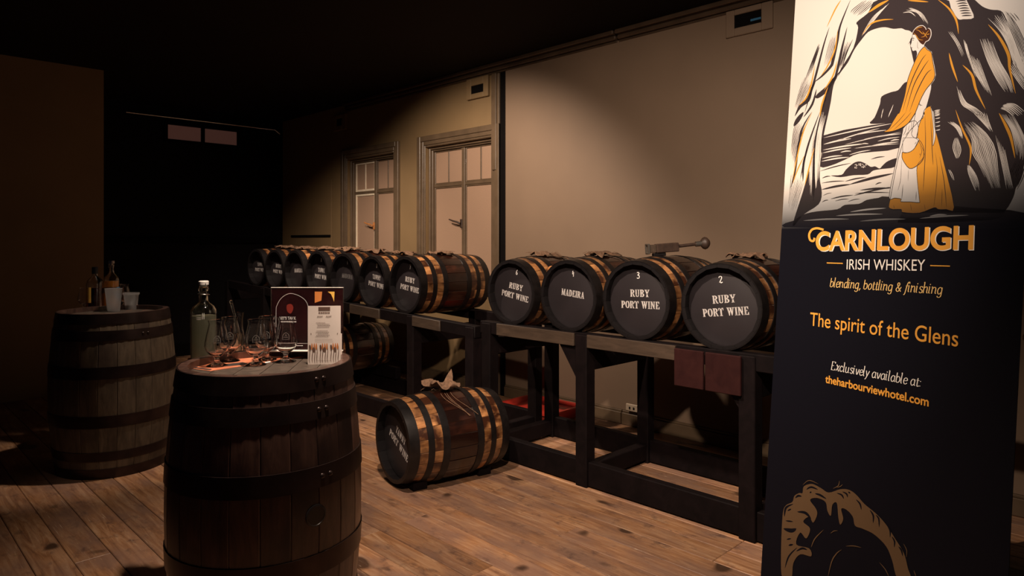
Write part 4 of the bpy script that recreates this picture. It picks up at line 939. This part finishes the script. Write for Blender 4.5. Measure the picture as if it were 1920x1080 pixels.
    for a, b, c_, d in ((180, 1000, 600, 985), (480, 955, 910, 940), (610, 920, 940, 885), (700, 1005, 1120, 985), (1250, 980, 1700, 950), (1340, 960, 1500, 945)): q = c3_([(a, b), (c_, d)]); lens(mb, mp, [(*q[0], *q[1])], 3.0)
art('print_pale_lines', PC, f, True)
def f(mb, mp):
    for pts, wd in ((c2([(335, -5), (430, 70), (490, 150), (515, 220), (527, 312)]), 4.2), (c2([(440, 488), (470, 610), (520, 755)]), 4), (c2([(565, 598), (650, 690), (690, 830), (775, 1005)]), 5), (c2([(800, 225), (900, 340), (985, 500), (1000, 640), (1052, 860)]), 6),
        (c4([(500, -20), (560, 150), (630, 300), (640, 380), (625, 490)]), 4.2), (c4([(900, 10), (960, 120), (1010, 240), (1047, 425)]), 6), (c2([(60, 5), (160, 10), (250, 18)]), 3), (c1([(778, 116), (870, 50), (965, 0)]), 5), (c1([(718, 322), (800, 220), (900, 185), (1008, 178)]), 3), (c1([(395, 250), (470, 90), (525, 0)]), 2.4),
        (c1([(495, 270), (470, 450), (400, 610), (340, 700)]), 2.6), (c1([(490, 560), (450, 700), (370, 830)]), 2.8), (c1([(285, 600), (250, 780), (205, 900), (140, 970)]), 3), (c1([(405, 800), (350, 960), (330, 1080)]), 3), (c3_([(260, 0), (180, 180), (120, 420), (80, 620)]), 2.2), (c3_([(280, 330), (230, 520), (190, 680)]), 2.4), (c3_([(190, 400), (130, 520), (80, 660)]), 2)):
        stroke(mb, pts, wd, mp, True, 6)
art('print_orange_strokes', PO, f, True)
HAIR = c5([(490, 207), (508, 162), (550, 122), (600, 112), (630, 135), (640, 155), (662, 140), (688, 160), (692, 215), (668, 268), (636, 285), (610, 322), (575, 302), (540, 252), (518, 214)])
SHAWL = c5([(610, 355), (628, 348), (655, 380), (700, 410), (715, 500), (730, 580), (742, 660), (725, 720), (690, 768), (640, 830), (590, 920), (552, 1010), (525, 1080)]) + c6_([(455, 30), (400, 110), (330, 160), (240, 195), (148, 203), (200, 170), (240, 100), (290, 20)]) + c5([(345, 1080), (400, 900), (430, 740), (470, 620), (530, 480), (570, 400)])
DRESS = c6_([(545, 60), (560, -20), (620, -60), (645, 0), (665, 150), (700, 280), (760, 520), (862, 965), (780, 985), (700, 985), (660, 968), (510, 1022), (340, 1015), (325, 985), (208, 975), (220, 855), (345, 300)])
APRON = c6_([(345, 165), (330, 250), (270, 520), (203, 860), (260, 870), (325, 880), (322, 907), (420, 910), (505, 916), (510, 890), (490, 700), (487, 545), (545, 470), (555, 400), (500, 290), (480, 262), (500, 160), (470, 90), (400, 110)])
SLEEVE = c5([(690, 768), (640, 830), (590, 920), (552, 1010), (525, 1080)]) + c6_([(440, 180), (430, 215), (445, 250), (485, 262), (500, 160), (520, 95), (560, 0)]) + c5([(660, 960), (695, 820)])
STRIP = c6_([(622, -70), (642, -10), (655, 0), (674, 190), (668, 280), (645, 342), (652, 200), (640, 60)])
FACE = c5([(490, 205), (540, 232), (570, 290), (610, 320), (618, 345), (560, 420), (522, 495), (540, 430), (528, 388), (492, 395), (482, 378), (478, 360), (466, 335), (476, 300), (482, 260)])
POTW = c6_([(345, 262), (480, 262), (505, 290), (455, 375), (400, 408), (343, 402)]); POTO = c6_([(338, 408), (400, 410), (460, 370), (505, 287), (545, 340), (555, 400), (546, 480), (490, 540), (410, 572), (340, 480), (334, 430)])
def grow(pg, k): c = sum((Vector(p) for p in pg), Vector((0, 0)))/len(pg); return [tuple(Vector(p)+(Vector(p)-c).normalized()*k) for p in pg]
def f(mb, mp):
    for pg in (sp_(grow(HAIR, 1.3), 4), grow(SHAWL[:12]+SHAWL[-6:], 1.2)): mb.poly(pg, 0, mp)
art('print_pale_outline', PW_, f, True)
art('print_dress', PO, lambda mb, mp: mb.poly(sp_(DRESS, 3), 0, mp))
for nm, pg in (('print_apron', APRON), ('print_sleeve', SLEEVE), ('print_sash', STRIP), ('print_face', FACE)): art(nm, PW_, lambda mb, mp: mb.poly(sp_(pg, 3), 0, mp))
art('print_hair', PHB, lambda mb, mp: mb.poly(sp_(HAIR, 4), 0, mp))
def f(mb, mp):
    mb.poly(sp_(SHAWL, 3), 0, mp); mb.poly(sp_(POTO, 3), 0, mp)
    for p_ in ([(500, 190), (530, 220), (560, 262), (610, 272)], [(525, 155), (560, 165), (600, 200), (625, 200)], [(585, 240), (620, 230), (640, 200), (675, 160)], [(600, 175), (630, 210), (655, 250)], [(520, 150), (560, 130), (600, 125)], [(640, 210), (670, 205), (680, 200)]): stroke(mb, c5(p_), 1.1, mp, True)
art('print_shawl', PO, f)
art('print_pot', PW_, lambda mb, mp: mb.poly(sp_(POTW, 3), 0, mp))
def f(mb, mp):
    def loop(pg, wd): stroke(mb, list(pg)+[pg[0]], wd, mp, False, 3)
    loop(SHAWL, 1.1); loop(APRON, .8); loop(POTO, 1.0); loop(POTW, .7); loop(DRESS, .8); loop(STRIP, .7)
    stroke(mb, FACE[9:]+FACE[:1], .6, mp); stroke(mb, SLEEVE[4:12], .8, mp)
    for p_, wd in (([(645, 430), (590, 500), (500, 680), (440, 850), (375, 1080)], 1.6), ([(672, 495), (600, 600), (500, 790), (415, 1080)], 1.6), ([(705, 600), (640, 660), (540, 850), (455, 1080)], 1.6), ([(485, 255), (498, 248), (510, 258)], 1.2), ([(492, 268), (500, 274)], 2.0), ([(482, 355), (492, 357)], .8), ([(490, 215), (470, 270), (440, 320)], .5), ([(505, 400), (500, 470)], .5), ([(548, 280), (545, 350), (560, 365)], .6), ([(560, 985), (575, 1000), (600, 1005)], .9), ([(570, 975), (575, 1020)], .8)): stroke(mb, c5(p_), wd, mp, True)
    for p_, wd in (([(430, 0), (360, 80), (240, 190)], .8), ([(375, 0), (300, 90), (190, 195)], .8), ([(565, 30), (572, 300), (560, 600), (548, 800)], 1.1), ([(625, 60), (640, 400), (650, 540)], 1.1), ([(670, 410), (690, 560), (680, 760), (655, 960)], .8), ([(715, 450), (760, 700), (785, 970)], 1.2), ([(740, 780), (735, 960)], .7), ([(330, 480), (320, 680), (290, 800)], .6), ([(400, 580), (395, 700)], .6), ([(345, 730), (330, 890)], .9), ([(480, 800), (475, 895)], .9), ([(515, 335), (535, 400), (510, 470)], .8), ([(480, 300), (462, 330)], .8), ([(515, 420), (518, 440)], 1.0), ([(410, 130), (395, 200)], .6), ([(435, 70), (425, 200)], .6), ([(380, 130), (370, 190), (345, 240)], .7), ([(400, 200), (370, 235)], .8), ([(250, 940), (255, 980)], .6), ([(420, 930), (430, 1000)], .6), ([(560, 930), (570, 1000)], .5)): stroke(mb, c6_(p_), wd, mp, True)
art('print_figure_lines', PK, f, True)
# picture at the foot of the banner
OCH = c7([(150, 1100), (135, 880), (150, 480), (180, 370), (250, 330), (270, 270), (320, 240), (352, 240), (362, 180), (400, 155), (460, 150), (540, 190), (620, 235), (740, 200), (830, 210), (900, 260), (980, 350), (1100, 450), (1200, 560), (1290, 700), (1380, 850), (1420, 1000), (1445, 1100), (1315, 1100), (1260, 920), (1200, 780), (1080, 660), (960, 600), (885, 570), (862, 480), (800, 410), (745, 400), (765, 500), (735, 560), (715, 480), (700, 340), (655, 360), (640, 470), (605, 420), (585, 330), (500, 290), (430, 310), (490, 400), (500, 460), (460, 540), (420, 480), (360, 530), (430, 600), (390, 700), (330, 640), (290, 760), (420, 800), (440, 880), (330, 860), (260, 950), (240, 1100)])
art('print_foot_shape', POC, lambda mb, mp: mb.poly(sp_(OCH, 4), 0, mp))
def f(mb, mp):
    for p_, wd in (([(392, 205), (440, 180), (510, 205)], 3.6), ([(480, 245), (530, 260), (595, 300)], 4), ([(700, 240), (750, 260), (772, 300)], 3), ([(757, 225), (800, 250), (808, 285)], 3), ([(815, 225), (838, 245)], 3), ([(895, 305), (935, 350), (950, 410)], 3), ([(1035, 410), (1070, 470), (1068, 545)], 3.2), ([(1095, 460), (1125, 500), (1130, 585)], 3), ([(1212, 570), (1240, 620), (1240, 690)], 3), ([(1258, 680), (1285, 730), (1282, 790)], 3), ([(1325, 780), (1355, 820), (1368, 880)], 3), ([(170, 480), (185, 390), (260, 350)], 4), ([(280, 290), (310, 268), (345, 275)], 4), ([(200, 420), (240, 400)], 3), ([(300, 430), (380, 440), (440, 500)], 5), ([(180, 520), (260, 530)], 3), ([(160, 600), (240, 620), (290, 600)], 8), ([(190, 710), (240, 700)], 3), ([(210, 770), (260, 760)], 4), ([(290, 830), (350, 800), (400, 815)], 4), ([(175, 1000), (215, 880), (300, 790)], 3), ([(430, 225), (440, 240)], 4)): stroke(mb, c7(p_), wd, mp, True)
art('print_foot_marks', PDK, f, True)
def f(mb, mp):
    for p_, wd in (([(355, 160), (420, 112), (518, 150)], 1.3), ([(660, 195), (715, 165), (728, 112)], 1.6), ([(700, 185), (740, 170), (760, 150)], 1.4), ([(440, 790), (480, 700), (568, 610)], 2), ([(635, 650), (670, 625), (710, 620)], 1.4), ([(790, 778), (870, 775), (950, 792)], 1.6), ([(610, 1090), (650, 930), (700, 850), (750, 812)], 2.2), ([(1130, 940), (1190, 1010), (1230, 1090)], 1.4), ([(1375, 750), (1408, 820), (1405, 890)], 1.3), ([(1480, 1020), (1505, 1090)], 1.3), ([(360, 365), (440, 410), (500, 480)], 1.5), ([(800, 410), (860, 460), (888, 555)], 1.2)): stroke(mb, c7(p_), wd, mp, True)
art('print_foot_lines', POC, f, True)
# words
lay[0] += 1; TOFF = .00010*lay[0]
def words(name, s, mat, p0, p1, bold=0.0, off=TOFF, dy=0, vs_=1.0, shear=0.0):
    a, b = Bp(*p0, off), Bp(*p1, off); d = b-a; Ln = d.length; up = Vector((-d.z, 0, d.x)).normalized()
    vs, fs = font_mesh(s, bold, shear)
    return MB().add([a + d*u + up*(v*Ln*vs_) for u, v in vs], fs).build(name, mat, sheet, None)
words('print_title_shadow', 'CARNLOUGH', PTW, (1531.2, 470.2), (1827.4, 467.8), .030, TOFF, 0, 1.0)
words('print_title', 'CARNLOUGH', PT, (1529.5, 469), (1825.5, 466.5), .028, TOFF+.00012, 0, 1.0)
mb = MB(); stroke(mb, [(1545, 431), (1533, 428), (1523, 431), (1518, 440), (1520, 450), (1526, 452), (1528, 446)], 4.0, lambda u, v: Bp(u, v, TOFF+.00025)); mb.build('print_title', PT, sheet, None)
words('print_words', 'IRISH WHISKEY', PTW, (1588, 505), (1735, 508), 0.0, vs_=1.15)
mb = MB(); stroke(mb, [(1551, 493), (1581, 494)], 1.8, lambda u, v: Bp(u, v, TOFF)); stroke(mb, [(1745, 498), (1782, 499)], 1.8, lambda u, v: Bp(u, v, TOFF)); mb.build('print_rule', PT, sheet, None)
words('print_words', 'The spirit of the Glens', PT, (1519, 610), (1797, 650), .004, vs_=1.12)
words('print_words', 'theharbourviewhotel.com', PT, (1548, 717), (1742, 762), .022)
ITA = {'b': (.5, [[(0, .8), (0, .05)], [(0, .1), (.12, 0), (.3, .08), (.36, .28), (.28, .46), (.14, .5), (0, .36)]]), 'l': (.25, [[(-.05, .78), (0, .8), (0, .08), (.1, .02)]]), 'e': (.46, [[(.03, .25), (.34, .30), (.3, .46), (.18, .5), (.05, .4), (0, .2), (.1, .02), (.22, 0), (.36, .1)]]),
 'n': (.52, [[(-.05, .46), (0, .5), (0, 0)], [(0, .34), (.14, .48), (.26, .48), (.32, .36), (.32, .08), (.42, .02)]]), 'd': (.54, [[(.30, .78), (.36, .8), (.36, .08), (.46, .02)], [(.36, .38), (.24, .5), (.1, .46), (0, .26), (.06, .06), (.18, 0), (.36, .16)]]),
 'i': (.27, [[(-.05, .46), (0, .5), (0, .08), (.1, .02)], [(.02, .66), (.02, .73)]]), 'g': (.54, [[(.36, .5), (.36, -.08), (.26, -.24), (.1, -.24), (.02, -.16)], [(.36, .38), (.24, .5), (.1, .46), (0, .26), (.06, .06), (.18, 0), (.36, .16)]]), 'o': (.48, [[(.18, .5), (.05, .4), (0, .2), (.08, .03), (.18, 0), (.32, .1), (.36, .3), (.28, .46), (.18, .5)]]),
 't': (.34, [[(.08, .66), (.08, .08), (.16, 0), (.26, .06)], [(-.03, .48), (.24, .48)]]), '&': (.68, [[(.5, .36), (.3, .04), (.14, 0), (.02, .14), (.1, .3), (.26, .44), (.3, .6), (.2, .7), (.1, .62), (.12, .5), (.28, .24), (.52, 0)]]), 'f': (.32, [[(.36, .74), (.28, .8), (.17, .7), (.1, .4), (.02, -.14), (-.1, -.24)], [(0, .48), (.28, .48)]]),
 's': (.41, [[(.3, .42), (.2, .5), (.06, .46), (.04, .34), (.16, .26), (.28, .18), (.26, .04), (.12, 0), (0, .08)]]), 'h': (.52, [[(-.05, .78), (0, .8), (0, 0)], [(0, .34), (.14, .48), (.26, .48), (.32, .36), (.32, .08), (.42, .02)]]), 'E': (.60, [[(.04, .75), (.04, 0)], [(-.02, .75), (.42, .75)], [(.42, .75), (.42, .62)], [(.04, .4), (.3, .4)], [(-.02, 0), (.44, 0)], [(.44, 0), (.46, .14)]]),
 'x': (.46, [[(0, .46), (.08, .5), (.3, .02), (.38, .04)], [(.36, .5), (0, 0)]]), 'c': (.47, [[(.32, .4), (.22, .5), (.1, .46), (0, .24), (.08, .04), (.2, 0), (.34, .1)]]), 'u': (.54, [[(0, .5), (0, .12), (.08, 0), (.2, .02), (.32, .16)], [(.32, .5), (.32, .08), (.42, .02)]]), 'v': (.44, [[(0, .5), (.14, 0), (.34, .5)]]),
 'y': (.45, [[(0, .5), (.15, .04)], [(.36, .5), (.14, .0), (.02, -.22), (-.06, -.22)]]), 'a': (.54, [[(.36, .5), (.36, .08), (.46, .02)], [(.36, .38), (.24, .5), (.1, .46), (0, .26), (.06, .06), (.18, 0), (.36, .16)]]), ',': (.22, [[(.04, .06), (.06, 0), (-.02, -.14)]]), ':': (.22, [[(.02, .03), (.02, .09)], [(.02, .40), (.02, .46)]]), ' ': (.26, [])}
def italic(name, s, mat, p0, p1, k=1.0):
    adv = sum(ITA[c][0] for c in s); a, b = Bp(*p0, TOFF), Bp(*p1, TOFF); d = (b-a)/adv; up = Vector((-d.z, 0, d.x))*k; mb = MB(); x = 0
    for c in s:
        for ln in ITA[c][1]: stroke(mb, [(x+u, v) for u, v in ln], lambda t, f: .038+.055*abs(t.y), lambda u, v: a + d*(u+.18*v) + up*v, False, 5)
        x += ITA[c][0]
    return mb.build(name, mat, sheet, None)
italic('print_words', 'blending, bottling & finishing', PTY, (1557, 538), (1769, 552), 1.12)
italic('print_words', 'Exclusively available at:', PTW, (1559, 693), (1729, 726), 1.1)
